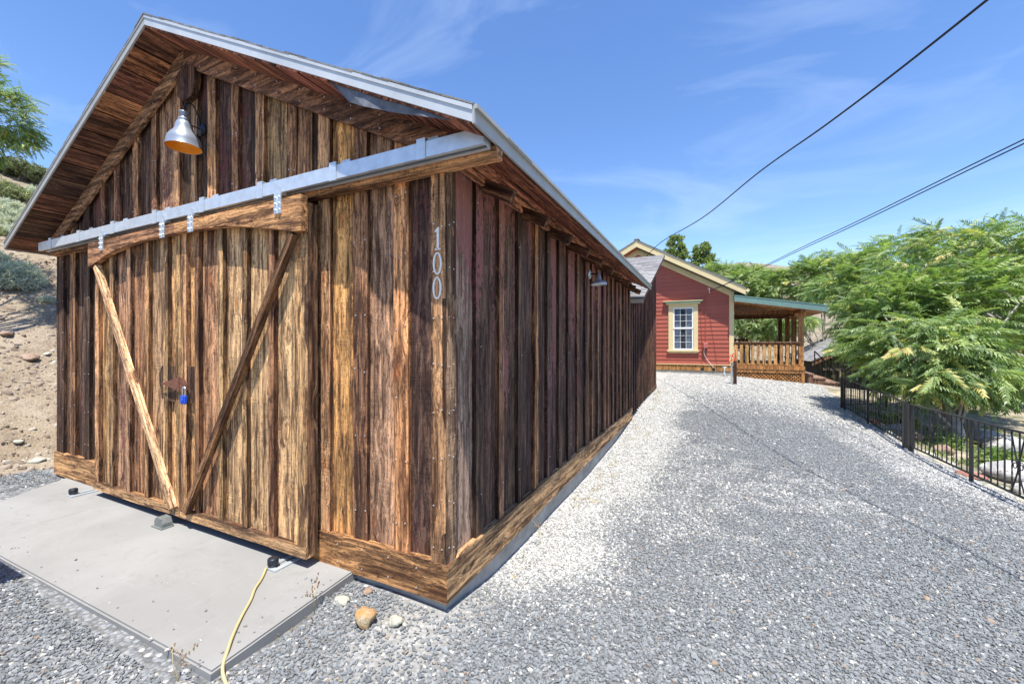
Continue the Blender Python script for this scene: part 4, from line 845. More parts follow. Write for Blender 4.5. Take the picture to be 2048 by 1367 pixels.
# steps to the right of the porch
stp = empty('porch_steps', (4.7, 16, .2), 'low brown wooden steps down the right side of the porch', 'steps')
for k in range(3):
    bx('tread', stp, M['stained'], 4.20 + .34 * k, 4.58 + .34 * k, 15.1, 16.6, .42 - .13 * k, .46 - .13 * k, (.34, .22, .17)); bx('riser', stp, M['stained'], 4.2 + .34 * k, 4.55 + .34 * k, 15.12, 16.58, -.1, .419 - .13 * k, (.20, .12, .09))
# table and chairs dimly seen on the porch
tb = empty('patio_table', (3.0, 17.4, .735), 'dark patio table standing on the porch behind the railing', 'table')
bx('table_top', tb, M['darkmetal'], 2.75, 3.85, 17.0, 17.9, 1.50, 1.53)
for x in (2.8, 3.76):
    for y in (17.05, 17.81): bx('leg', tb, M['darkmetal'], x, x + .04, y, y + .04, .736, 1.499)
ch = empty('patio_bench', (2.4, 19.2, .735), 'brown slatted bench back against the far porch rail', 'bench')
bx('back_rail', ch, M['stained'], 2.2, 2.95, 19.3, 19.36, 1.62, 1.70, STD); bx('back_rail', ch, M['stained'], 2.2, 2.95, 19.3, 19.36, 1.25, 1.32, STD)
for k in range(5): bx('slat', ch, M['stained'], 2.24 + k * .155, 2.33 + k * .155, 19.31, 19.35, 1.321, 1.619, ST)
bx('seat', ch, M['stained'], 2.2, 2.95, 18.8, 19.3, 1.16, 1.20, ST)
for x in (2.2, 2.89):
    for y in (18.82, 19.24): bx('leg', ch, M['stained'], x, x + .06, y, y + .05, .736, 1.159, STD)
# brown post with orange hose in front of the house corner
pp = empty('hydrant_post', (2.02, 11.85, .25), 'short brown wooden post with orange hose and white pipe before the house corner', 'post')
gpz = float(gz(np.array([2.02]), np.array([11.9]))[0])
bx('post', pp, M['wood'], 1.985, 2.075, 11.85, 11.93, gpz - .05, gpz + .71, (.09, .055, .045, .2), bevel=.004)
ob('pipe', tube([(1.945, 11.9, gpz - .05), (1.945, 11.9, gpz + .66)], .025, 8), M['galv'], pp)
ob('hose', tube(spline([(1.90, 11.88, gpz + .62), (1.86, 11.85, gpz + .75), (1.95, 11.86, gpz + .88), (2.02, 11.87, gpz + .73), (1.93, 11.85, gpz + .70), (1.99, 11.86, gpz + .93), (2.05, 11.87, gpz + .80), (1.84, 11.86, gpz + .66)], 6), .013, 6), M['orange'], pp)

# ------------------------------------------------------------------ overhead lines
def wire(name, pts, r, label):
    ob(name, tube(spline(pts, 10), r, 6), M['wire'], label=label, category='power line', group='overhead lines to the red house')
def camp(x, y, D):
    t = Vector((-math.sin(YAW), math.cos(YAW), 0)) + Vector((math.cos(YAW), math.sin(YAW), 0)) * ((x - 1024) / 818) + Vector((0, 0, 1)) * ((686 - y) / 818); return Vector((1.297, -1.881, 1.5)) + t * D
wire('power_line', [(-.87, 14.38, 4.74), (-.07, 12.49, 4.86), (1.19, 8.98, 4.52), (2.1, 6.26, 4.43), (2.72, 4.44, 4.29), (3.30, 2.74, 4.24), (4.3, -.1, 4.3), (6.5, -6.5, 5.2)], .011, 'single black cable from the house gable peak up to the top right of the sky')
for k, dz in enumerate((0.0, .05)):
    wire('power_line', [(1.36, 14.36, 3.35 + dz * .2), (2.45, 12.95, 3.66 + dz * .6), (3.43, 10.32, 3.83 + dz), (3.94, 8.14, 3.82 + dz), (4.48, 5.60, 3.82 + dz), (4.83, 3.7, 3.78 + dz), (5.35, 1.2, 3.76 + dz), (6.0, -2.0, 3.85 + dz)], .008, ('lower' if k == 0 else 'upper') + ' cable of the close pair running from the house corner to the right')

# ------------------------------------------------------------------ iron fence
def zg(x, y): return float(gz(np.array([float(x)]), np.array([float(y)]))[0])
def fence(A, B, label, posts, h=.80, sp=.125, scroll=(.5,), grp='black iron garden fence runs'):
    A = Vector((*A, 0)); B = Vector((*B, 0)); d = (B - A); Ln = d.length; d.normalize()
    f = empty('iron_fence', (A.x, A.y, zg(A.x, A.y)), label, 'fence', grp)
    base = lambda s: Vector((A.x + d.x * s, A.y + d.y * s, zA + (zB - zA) * s / Ln)); zA = zg(A.x, A.y); zB = zg(B.x, B.y)
    up = Vector((0, 0, 1)); side = Vector((-d.y, d.x, 0))
    def bar(nm, p, q, wd, hh=None):
        e = (q - p).normalized(); s2_ = side if abs(e.dot(side)) < .9 else up; t_ = e.cross(s2_).normalized(); hh = hh or wd
        V = []
        for c in (p, q):
            for a, b in ((-1, -1), (1, -1), (1, 1), (-1, 1)): V.append(c + s2_ * a * wd / 2 + t_ * b * hh / 2)
        ob(nm, (V, [(3, 2, 1, 0), (4, 5, 6, 7), (0, 1, 5, 4), (1, 2, 6, 5), (2, 3, 7, 6), (3, 0, 4, 7)]), M['black'], f)
    bar('rail', base(0) + up * h, base(Ln) + up * h, .04, .018); bar('rail', base(0) + up * .09, base(Ln) + up * .09, .03, .018)
    for s in posts: bar('post', base(s) - up * .06, base(s) + up * (h - .01), .06 if s in (posts[0], posts[-1]) else .034)
    n0 = int(Ln / sp)
    for i in range(1, n0):
        s = Ln * i / n0
        if min(abs(s - q) for q in posts) < .06: continue
        b0 = base(s) + up * .1; b1 = base(s) + up * (h - .01)
        if i % 2 == 0:  # twisted bar
            V = []; F = []; ns = 22
            for j in range(ns + 1):
                a = j * .75; c = b0.lerp(b1, j / ns)
                for q in range(4): t = a + q * math.pi / 2; V.append(c + (side * math.cos(t) + d * math.sin(t)) * .0075)
            for j in range(ns): F += [(4 * j + q, 4 * j + (q + 1) % 4, 4 * j + 4 + (q + 1) % 4, 4 * j + 4 + q) for q in range(4)]
            ob('picket', (V, F), M['black'], f)
        else: bar('picket', b0, b1, .0125)
    for fr_ in scroll:
        s = Ln * fr_; w_ = sp
        for sg in (1, -1):
            pts = [base(s + sg * w_ * .9) + up * (h - .03), base(s + sg * w_ * .35) + up * (h * .68), base(s - sg * .0) + up * (h * .5), base(s + sg * w_ * .35) + up * (h * .32), base(s + sg * w_ * .9) + up * .11]
            ob('scroll', tube(spline(pts, 5), .0075, 6), M['black'], f)
            cc = base(s + sg * .055) + up * (h * .52); ob('scroll', tube([cc + d * (sg * (.045 - .032 * t / 9) * math.cos(t)) + up * ((.055 - .035 * t / 9) * math.sin(t)) for t in np.linspace(0, 8.5, 22)], .005, 5), M['black'], f)
fence((4.4, 11.15), (4.4, 7.49), 'black iron picket fence run from the driveway end to the paired posts', (0, .18, 1.82, 3.66), scroll=(.66,))
fence((4.4, 7.27), (4.42, 4.0), 'black iron picket fence run nearest the camera with scroll ornaments', (0, 1.73, 3.27), scroll=(.22, .80))
fence((4.4, 11.15), (6.6, 12.6), 'black iron fence run turning away behind the tree from the far corner post', (0.001, 1.3, 2.63), scroll=(.5,))
fence((4.42, 4.0), (4.45, .6), 'black iron picket fence run continuing past the right edge of view', (0.001, 1.7, 3.4), scroll=(.3, .7))

# ------------------------------------------------------------------ outbuilding and board fence beyond the porch
ob2 = empty('outbuilding', (7.5, 22, -.7), 'low olive board and batten outbuilding with grey shingle roof behind the porch', 'outbuilding')
OY = 20.6; ex0 = 5.55; oz = lambda x: .72 + .55 * (x - ex0)
ob('wall', prism([(ex0 + .25, -1.5), (ex0 + 6.5, -1.5), (ex0 + 6.5, oz(ex0 + .25)), (ex0 + 3.4, oz(ex0 + 3.3) - .1), (ex0 + .25, oz(ex0 + .25) - .12)], OY + .06, OY + 7), M['interior'], ob2)
x = ex0 + .25; k = 0
while x < ex0 + 6.2:
    xm = min(x, 2 * (ex0 + 3.35) - x); zt_ = oz(xm) - .12
    plank('board', ob2, M['oldwood'], (x, OY, -1.2), (1, 0, 0), (0, 0, 1), .235, .02, zt_ + 1.2, jit((.34, .31, .19), .15), wob=.002, segs=2); plank('batten', ob2, M['oldwood'], (x + .22, OY - .03, -1.2), (1, 0, 0), (0, 0, 1), .06, .03, zt_ + 1.2, jit((.6, .53, .36), .15), wob=.003, segs=2); x += .25
shingle_roof(ob2, (ex0 + 3.35, OY - .3, oz(ex0 + 3.35)), (0, 1, 0), (-1, 0, -.55), 7.4, 3.35 * 1.1413 + .08, M['shingle_grey'], .16, .33, 290); shingle_roof(ob2, (ex0 + 3.35, OY - .3, oz(ex0 + 3.35)), (0, 1, 0), (1, 0, -.55), 7.4, 3.35 * 1.1413 + .08, M['shingle_grey'], .16, .33, 0)
for sgn in (1, -1):
    xc = ex0 + 3.35; xo = xc - sgn * 3.4
    P = [(xc, oz(xc) - .06), (xo, oz(ex0 - .05) - .06), (xo, oz(ex0 - .05) - .2), (xc, oz(xc) - .2)]; ob('rake_board', prism(P[::-1] if sgn > 0 else P, OY - .29, OY - .26), M['stained'], ob2, None, (.36, .20, .11))
bx('beam', ob2, M['stained'], ex0 + .35, ex0 + 3.3, OY - .25, OY - .15, .30, .40, (.22, .2, .17))
bf = empty('board_fence', (7.4, 15.6, -.3), 'tall weathered dark board fence behind the iron fence under the trees', 'fence')
x = 6.0; k = 0
while x < 12.0:
    yy = 17.2 - .25 * (x - 6); wd = random.uniform(.11, .15); zz = zg(x, yy) - .1
    plank('fence_board', bf, M['oldwood'], (x, yy, zz), (1, -.25, 0), (0, 0, 1), wd, .02, 1.55 + random.uniform(-.05, .08), jit(random.choice([(.24, .21, .17), (.34, .30, .22), (.16, .14, .13)]), .2), wob=.003, segs=2); x += wd + .012
for zz in (.3, 1.2): plank('fence_rail', bf, M['oldwood'], (6.0, 17.24, zz - .5), (0, 0, 1), (1, -.25, 0), .09, -.04, 6.1, (.12, .1, .085), wob=0, segs=2)
# iron stair rail between porch and outbuilding
sr = empty('stair_rail', (5.2, 17.5, -.1), 'black iron stair handrail going down beside the porch steps', 'handrail')
ob('handrail', tube([(4.95, 17.0, 1.2), (6.0, 18.6, .32)], .022, 6), M['black'], sr); ob('handrail', tube([(4.95, 17.0, .95), (6.0, 18.6, .07)], .014, 6), M['black'], sr)
for t in (0, .33, .66, 1): ob('post', tube([(4.95 + 1.05 * t, 17.0 + 1.6 * t, -.6), (4.95 + 1.05 * t, 17 + 1.6 * t, 1.2 - .88 * t)], .02, 6), M['black'], sr)

# ------------------------------------------------------------------ foliage
def leaf_mat(name, cols, trans=.35, obj=False, rough=.45):
    s = NT(name)
    r = s.n('ObjectInfo').outputs['Random'] if obj else s.n('Attribute', dict(attribute_name='rnd')).outputs['Fac']
    cr = s.n('ValToRGB'); cr.color_ramp.interpolation = 'LINEAR'; s.set(cr.inputs[0], r)
    e = cr.color_ramp.elements
    while len(e) < len(cols): e.new(.5)
    for i, (p, c) in enumerate(cols): e[i].position = p; e[i].color = (*c, 1)
    s.fin(cr.outputs[0], rough, 0, .45)
    tl = s.n('BsdfTranslucent'); s.set(tl.inputs[0], s.mix(1.0, cr.outputs[0], (1.3, 1.5, .7), 'MULTIPLY'))
    mxs = s.n('MixShader', None, i0=trans); s.t.links.new(s.b.outputs[0], mxs.inputs[1]); s.t.links.new(tl.outputs[0], mxs.inputs[2]); s.t.links.new(mxs.outputs[0], s.o.inputs[0]); return s.m
AIL = [(0, (.09, .145, .05)), (.4, (.165, .25, .08)), (.80, (.35, .43, .15)), (.93, (.50, .46, .15)), (1, (.60, .46, .18))]
M['leaf'] = leaf_mat('pinnate_leaf', AIL); M['leaf_o'] = leaf_mat('pinnate_leaf_single', AIL, obj=True)
M['leaf_dark'] = leaf_mat('dark_leaf', [(0, (.12, .165, .06)), (.6, (.22, .28, .10)), (1, (.34, .39, .15))], .3)
M['sage'] = leaf_mat('sagebrush_leaf', [(0, (.36, .38, .35)), (.6, (.52, .54, .48)), (1, (.62, .58, .46))], .3, False, .8)
M['sage_green'] = leaf_mat('green_scrub_leaf', [(0, (.13, .16, .08)), (.6, (.24, .27, .13)), (1, (.38, .38, .2))], .2, False, .8)
M['juniper'] = leaf_mat('juniper_leaf', [(0, (.11, .14, .07)), (1, (.24, .27, .14))], .15, False, .8)
M['dry'] = leaf_mat('dry_grass', [(0, (.40, .30, .15)), (.6, (.52, .42, .25)), (1, (.26, .18, .09))], .25, False, .9)
def frond(seed, n=9, L_=.5, lw=.034, ll=.12, droop=.35):
    """a compound leaf along +X"""
    r = np.random.default_rng(seed); V = []; F = []
    cz = lambda t: .10 * t - droop * t * t
    for i in range(7):
        t = i / 6; V += [(t * L_, -.0025, cz(t) * L_), (t * L_, .0025, cz(t) * L_)]
        if i: k = 2 * i; F.append((k - 2, k - 1, k + 1, k))
    for i in range(n):
        t = .16 + .84 * i / (n - 1)
        for sg in (1, -1):
            l_ = ll * (1 - .35 * abs(t - .45) * 1.6) * r.uniform(.85, 1.1); a = math.radians(68 - 38 * t + r.uniform(-8, 8)); dx, dy = math.cos(a), math.sin(a) * sg; dr = r.uniform(.5, 1.7)
            b = np.array([t * L_, 0, cz(t) * L_]); d = np.array([dx, dy, -dr * .6]); d /= np.linalg.norm(d); s_ = np.array([-dy, dx, .25 * sg]); w_ = lw * .5
            k = len(V); V += [tuple(b), tuple(b + d * l_ * .35 + s_ * w_), tuple(b + d * l_ * 1.0 + np.array([0, 0, -.012])), tuple(b + d * l_ * .35 - s_ * w_)]
            F.append((k, k + 1, k + 2, k + 3) if sg > 0 else (k + 3, k + 2, k + 1, k))
    return np.array(V), F
FR = [frond(i, 8 + i, .5, .036, .145, d) for i, d in ((0, .30), (1, .42), (2, .55))]
def fast_mesh(name, V, F4, rnd=None, smooth=False):
    """all-quad mesh from arrays"""
    me = bpy.data.meshes.new(name); me.vertices.add(len(V)); me.vertices.foreach_set('co', np.asarray(V, np.float32).ravel())
    me.loops.add(F4.size); me.loops.foreach_set('vertex_index', F4.ravel().astype(np.int32)); me.polygons.add(len(F4)); me.polygons.foreach_set('loop_start', np.arange(0, F4.size, 4, dtype=np.int32)); me.update(); me.validate()
    if rnd is not None: a = me.attributes.new('rnd', 'FLOAT', 'POINT'); a.data.foreach_set('value', np.asarray(rnd, np.float32))
    return me
def mats_from(out_dir, roll):
    """rotation arrays with +X along out_dir"""
    ex = out_dir / np.linalg.norm(out_dir, axis=1)[:, None]; up = np.tile([0, 0, 1.0], (len(ex), 1)); ey = np.cross(up, ex); ey /= np.linalg.norm(ey, axis=1)[:, None] + 1e-9; ez = np.cross(ex, ey)
    c, s_ = np.cos(roll)[:, None], np.sin(roll)[:, None]; ey2 = ey * c + ez * s_; ez2 = -ey * s_ + ez * c; return np.stack([ex, ey2, ez2], -1)
def instances(tmplV, tmplF, pos, R, scl, rnd):
    n0 = len(pos); V = np.einsum('nij,kj->nki', R, tmplV) * scl[:, None, None] + pos[:, None, :]; F = np.array(tmplF)[None] + (np.arange(n0) * len(tmplV))[:, None, None]
    return V.reshape(-1, 3), F.reshape(-1, 4), np.repeat(rnd, len(tmplV))
def tips_in(blobs, n0, r, shell=.62):
    P = []; vol = np.array([b[3] * b[4] * b[5] for b in blobs]) ** .67; vol /= vol.sum()
    for b, v in zip(blobs, vol):
        k = max(3, int(n0 * v)); d = r.normal(0, 1, (k, 3)); d /= np.linalg.norm(d, axis=1)[:, None]; rr = r.uniform(shell ** 3, 1, k) ** (1 / 3) * r.uniform(.85, 1.08, k); P.append(np.c_[d * rr[:, None] * np.array(b[3:6]) + np.array(b[:3])])
    return np.concatenate(P)
def tree(name, base, blobs, ntips, fpt, label, cat='tree', grp=None, fscale=1.0, single=0, trunk_r=.11, mat='leaf', barkm='bark', seed=1, limbs=16, fork=None, tmpl=None):
    r = np.random.default_rng(seed); bz = zg(base[0], base[1]) - .1 if len(base) == 2 else base[2]; B = Vector((base[0], base[1], bz)); e = empty(name, B, label, cat, grp)
    tips = tips_in(blobs, ntips, r); cen = np.average([b[:3] for b in blobs], axis=0)
    fk = Vector(fork) if fork else Vector((B.x * .6 + cen[0] * .4, B.y * .6 + cen[1] * .4, B.z + (cen[2] - B.z) * .45))
    P = spline([B, B.lerp(fk, .5) + Vector((r.uniform(-.12, .12), r.uniform(-.12, .12), 0)), fk], 5)
    ob('trunk', new_mesh('trunk', *tube(P, list(np.linspace(trunk_r * 1.25, trunk_r * .75, len(P))), 10), True), M[barkm], e)
    sel = r.choice(len(tips), min(limbs, len(tips)), replace=False)
    for i in sel:
        q = Vector(tips[i]); st = P[int(len(P) * r.uniform(.45, .99)) - 1]; mid = st.lerp(q, .5) + Vector((r.uniform(-.2, .2), r.uniform(-.2, .2), r.uniform(.0, .35)))
        pts = spline([st, mid, q], 6); ob('limb', new_mesh('limb', *tube(pts, list(np.linspace(trunk_r * r.uniform(.2, .34), .012, len(pts))), 7), True), M[barkm], e)
        for j in range(4):
            o_ = pts[int(len(pts) * r.uniform(.4, .9))]; dn = np.argsort(((tips - np.array(o_)) ** 2).sum(1))[r.integers(1, 14)]; ob('twig', tube([o_, o_.lerp(Vector(tips[dn]), .5) + Vector((0, 0, .06)), Vector(tips[dn])], [.012, .009, .005], 5), M[barkm], e)
    n0 = len(tips) * fpt; ti = np.repeat(np.arange(len(tips)), fpt); az_ = r.uniform(0, 2 * np.pi, n0); outw = tips[ti] - cen; outw /= np.linalg.norm(outw, axis=1)[:, None]
    d = np.stack([np.cos(az_), np.sin(az_), r.uniform(-.8, .6, n0)], -1) + outw * .8; pos = tips[ti] + r.normal(0, .035, (n0, 3)); R = mats_from(d, r.normal(0, .75, n0)); scl = fscale * r.uniform(.65, 1.2, n0); rnd = np.clip(np.repeat(r.random(len(tips)), fpt) * .55 + r.random(n0) * .45, 0, 1)
    T = tmpl or FR; w_ = r.integers(0, len(T), n0); cp_ = np.array([1.297, -1.881, 1.5]); order = np.argsort(((pos - cp_) ** 2).sum(1)); one = np.zeros(n0, bool); one[order[:single]] = True
    if single:
        fm = []
        for V_, F_ in T: m_ = new_mesh('leaf_frond', V_.tolist(), [tuple(f) for f in F_]); m_.materials.append(M['leaf_o']); fm.append(m_)
        for i in np.where(one)[0]:
            Mx = Matrix.Translation(pos[i]) @ Matrix(R[i].tolist()).to_4x4() @ Matrix.Scale(float(scl[i]), 4); ob('leaf_frond', fm[w_[i]], None, e, Mx)
    VV, FF, RR = [], [], []; off_ = 0
    for k in range(len(T)):
        m_ = (w_ == k) & ~one
        if not m_.any(): continue
        v_, f_, q_ = instances(T[k][0], T[k][1], pos[m_], R[m_], scl[m_], rnd[m_]); VV.append(v_); FF.append(f_ + off_); RR.append(q_); off_ += len(v_)
    if VV: ob('crown', fast_mesh('crown', np.concatenate(VV), np.concatenate(FF), np.concatenate(RR)), M[mat], e, kind='stuff')
    return e
def blob(x, y, D, rx, ry, rz): p = camp(x, y, D); return (p.x, p.y, p.z, rx, ry, rz)
G1 = 'broad pinnate leaved trees beyond the iron fence'
tree('tree_of_heaven', (5.35, 8.1), [blob(1850, 700, 8.3, 1.0, 1.0, .75), blob(1950, 610, 9.0, 1.2, 1.2, .9), blob(1800, 620, 9.6, .9, 1.1, .8), blob(1850, 752, 7.8, .65, .65, .28), blob(1930, 745, 8.0, .8, .8, .45), blob(1740, 690, 9.4, .45, .6, .4)], 560, 8, 'nearest leafy green tree with yellow tips drooping over the iron fence', grp=G1, single=300, fscale=.82, trunk_r=.10, seed=11, limbs=22)
tree('tree_of_heaven', (8.6, 10.6), [blob(1880, 520, 12.2, 1.7, 1.5, 1.0), blob(2020, 510, 12, 1.6, 1.5, 1.05), blob(1990, 620, 12, 1.8, 1.4, 1.2), blob(2120, 560, 12, 1.6, 1.6, 1.2)], 520, 7, 'tallest broad leafy tree at the right edge rising above the nearest tree', grp=G1, single=300, fscale=.95, trunk_r=.16, seed=12, limbs=20)
tree('tree_of_heaven', (7.6, 14.2), [blob(1790, 540, 15, 1.7, 1.5, 1.3), blob(1700, 575, 15.5, 1.2, 1.2, .9), blob(1800, 640, 14, 1.6, 1.3, 1.2), blob(1730, 660, 14.5, .8, .8, .7)], 380, 7, 'middle leafy tree between the outbuilding and the tallest tree', grp=G1, single=150, fscale=.95, trunk_r=.13, seed=13, limbs=16)
tree('tree_of_heaven', (7.3, 25.5), [blob(1620, 560, 24, 1.7, 1.7, 1.2), blob(1545, 575, 25, 1.5, 1.4, 1.0), blob(1660, 540, 24, 1.6, 1.5, 1.0), blob(1690, 590, 23, 1.3, 1.2, 1.0), blob(1580, 640, 23, 1.4, 1.2, .5)], 560, 7, 'leafy tree seen above the teal edged porch roof', grp=G1, single=0, fscale=1.0, trunk_r=.14, seed=14, limbs=12)
tree('tree_of_heaven', (3.1, 27.0), [blob(1475, 570, 26, 1.5, 1.5, 1.1), blob(1500, 640, 25, 1.6, 1.4, 1.0), blob(1540, 655, 24, 1.2, 1.2, .8), blob(1450, 545, 28, 1.3, 1.2, .6), blob(1510, 555, 27, 1.6, 1.4, .6), blob(1490, 590, 27, 1.8, 1.4, .8)], 620, 7, 'slim pale trunked tree seen through the porch opening', grp=G1, single=0, fscale=1.0, trunk_r=.15, seed=15, limbs=10)
tree('tree_of_heaven', (11.5, 8.2), [blob(2050, 700, 11.5, 1.5, 1.5, .9)], 110, 7, 'low spreading leafy tree at the right picture edge over the sandy patch', grp=G1, single=0, fscale=1.1, trunk_r=.1, seed=17, limbs=10)
# small leaf templates
def tuft(seed, n=14, L_=.16, w_=.02):
    r = np.random.default_rng(seed); V = []; F = []
    for i in range(n):
        d = r.normal(0, 1, 3); d[2] = abs(d[2]) * .8; d /= np.linalg.norm(d); s_ = np.cross(d, r.normal(0, 1, 3)); s_ /= np.linalg.norm(s_); l_ = L_ * r.uniform(.5, 1); o_ = r.normal(0, .02, 3); k = len(V)
        V += [o_, o_ + d * l_ * .5 + s_ * w_, o_ + d * l_, o_ + d * l_ * .5 - s_ * w_]; F.append((k, k + 1, k + 2, k + 3))
    return np.array(V), F
TF = [tuft(i, 16, .30, .035) for i in range(3)]; TS = [tuft(i + 5, 16, .15, .009) for i in range(3)]; TG = [tuft(i + 9, 9, .12, .006) for i in range(3)]
for (x, y, D, lab, sd_) in ((1350, 500, 34, 'left of the two dark upright trees behind the house roof', 21), (1402, 515, 34, 'right of the two dark upright trees behind the house roof', 22)):
    p = camp(x, y, D); tree('poplar_tree', (p.x, p.y, 2), [(p.x, p.y, p.z - 1.2, 1.15, 1.15, 2.0), (p.x + .1, p.y, p.z + .35, .75, .75, .9), (p.x, p.y, p.z - 3.4, 1.4, 1.4, 1.8)] , 380, 3, lab, grp='dark trees behind the house', tmpl=TF, mat='leaf_dark', barkm='bark_dark', seed=sd_, limbs=8, fork=(p.x, p.y, p.z - 1.5), fscale=1.1)
FL = [frond(31, 11, .20, .011, .032, .3), frond(32, 10, .19, .011, .032, .45)]
pL = camp(-150, 250, 6.6)
tree('locust_tree', (-8.9, -1.4), [blob(0, 228, 6.6, .36, .36, .42), blob(20, 262, 6.8, .30, .35, .2), blob(-70, 130, 6.6, .50, .4, .25), blob(-160, 250, 6.9, .9, .9, .7), blob(48, 292, 6.6, .12, .12, .04), blob(-20, 300, 6.7, .2, .2, .12), blob(15, 200, 6.6, .25, .25, .16)], 560, 7, 'fine leaved green tree reaching in at the left edge above the barn eave', tmpl=FL, seed=23, limbs=14, trunk_r=.1, fork=(-8.7, -1.0, 4.2))
# hillside scrub
def ground_hit(x, y):
    for D in np.arange(4, 60, .05):
        p = camp(x, y, D)
        if p.z < float(gz(np.array([p.x]), np.array([p.y]))[0]): return p
    return camp(x, y, 30)
def shrub(name, p, sx, sz, n0, label, mat, grp, seed, tm=None, fs=1.0):
    r = np.random.default_rng(seed); e = empty(name, (p[0], p[1], p[2]), label, 'shrub', grp); d = r.normal(0, 1, (n0, 3)); d /= np.linalg.norm(d, axis=1)[:, None]; d[:, 2] = abs(d[:, 2]); q = d * (r.uniform(.3, 1, n0) ** .5)[:, None] * np.array([sx, sx, sz]) + np.array(p)
    q[:, 2] += .25 * sz * (vnoise(q[:, 0], q[:, 1], .3, seed % 9) - .5)
    T = tm or TS; R = mats_from(d + r.normal(0, .3, (n0, 3)), r.uniform(0, 6, n0)); v_, f_, q_ = instances(T[0][0], T[0][1], q, R, fs * r.uniform(.6, 1.2, n0), r.random(n0)); ob('foliage', fast_mesh('foliage', v_, f_, q_), M[mat], e)
    V, F = [], []
    for k in range(9): V, F = join((V, F), tube([Vector(p) - Vector((0, 0, .05)), Vector(p).lerp(Vector(q[k]), .6) + Vector((0, 0, .03)), Vector(q[k])], [.014, .009, .004], 4))
    ob('stems', (V, F), M['bark'], e)
ph = ground_hit(28, 570); shrub('sagebrush', (ph.x, ph.y, ph.z - .03), .42, .45, 900, 'grey blue sagebrush clump midway up the dirt slope left of the barn', 'sage', 'hillside shrubs', 41)
HS_ = [(8, 420, .7, .5, 'sage'), (45, 400, .6, .45, 'sage_green'), (80, 395, .6, .5, 'sage'), (22, 455, .6, .45, 'sage'), (62, 440, .6, .4, 'sage'), (5, 385, .8, .5, 'sage_green'), (105, 430, .5, .4, 'sage_green'), (40, 470, .45, .35, 'sage'), (-30, 430, .8, .6, 'sage'), (95, 600, .22, .18, 'sage'), (70, 842, .12, .07, 'sage_green'), (12, 850, .10, .06, 'sage_green'), (-40, 520, .6, .5, 'sage'), (2, 470, .4, .3, 'sage_green')]
desc = ['large grey scrub by the left picture edge high on the slope', 'green scrub clump just below the ridge tree', 'grey scrub clump half hidden by the barn eave', 'grey scrub in the second row down the slope', 'grey scrub lying next to the rake edge on the slope', 'olive scrub highest at the left edge', 'olive scrub clump peeking beside the barn rake', 'low grey scrub at the foot of the scrub band', 'wide grey scrub just past the left picture edge', 'tiny grey bush in the shaded dirt above the barn skirt', 'small green weed on the dirt bank low left of the barn', 'tiny green weed low at the left picture edge', 'grey scrub beyond the left edge beside the sagebrush', 'olive tuft at the lower left of the scrub band']
for k, (x, y, sx, sz, mt) in enumerate(HS_):
    p = ground_hit(x, y); sx *= .72; sz *= .7; shrub('scrub_bush', (p.x, p.y, p.z - .05), sx, sz, int(900 * sx ** 1.5) + 60, desc[k], mt, 'hillside shrubs', 50 + k, fs=.9 if sx > .3 else .5)
pj = ground_hit(45, 362); 
tree('juniper_tree', (pj.x, pj.y, pj.z - .2), [(pj.x, pj.y, pj.z + .38, .55, .55, .28), (pj.x + .35, pj.y + .3, pj.z + .2, .35, .35, .18), (pj.x - .4, pj.y - .3, pj.z + .25, .35, .35, .2)], 260, 3, 'dark round juniper on the ridge above the barn eave', tmpl=[tuft(61, 16, .13, .013)], mat='juniper', barkm='bark_dark', seed=61, limbs=6, fork=(pj.x, pj.y, pj.z + .4))
# stones and rubble on the slope, as one loose cover
r = np.random.default_rng(5); n0 = 24000; X = r.uniform(-15, -5.5, n0); Y = r.uniform(-3, 9, n0); Z = gz(X, Y); cv, cf = chip(3); cv = np.array(cv); 
cfq = [f for f in cf if len(f) == 4] + [(12, 13, 14, 15), (12, 15, 16, 17)]
R = mats_from(r.normal(0, 1, (n0, 3)) * [1, 1, .3], r.uniform(-.4, .4, n0)); v_, f_, q_ = instances(cv, cfq, np.c_[X, Y, Z + .0], R, .014 + .09 * r.random(n0) ** 9 + .026 * r.random(n0), r.random(n0))
M['rubble'] = leaf_mat('slope_rubble', [(0, (.14, .105, .08)), (.5, (.25, .195, .145)), (1, (.46, .41, .34))], 0.0, False, .95)
ob('slope_rubble', fast_mesh('slope_rubble', v_, f_, q_), M['rubble'], kind='stuff', label='loose stones and clods strewn over the dirt slope left of the barn', category='rubble')
for k, (x, y, s_, lab) in enumerate(((75, 925, .12, 'flat pale stone at the foot of the dirt slope'), (58, 720, .16, 'grey brown rock half buried midway down the slope'), (95, 712, .08, 'small rock right of the half buried slope rock'), (8, 670, .13, 'brown rock at the left edge on the slope'), (35, 890, .07, 'small pale stone low on the slope'))):
    p = ground_hit(x, y); rock_at(p.x, p.y, (s_, s_ * .7, s_ * .4), M['rock_brown'] if k in (1, 3) else M['rock_pale'], lab, grp='rocks on the dirt slope', seed=70 + k, dz=.01)
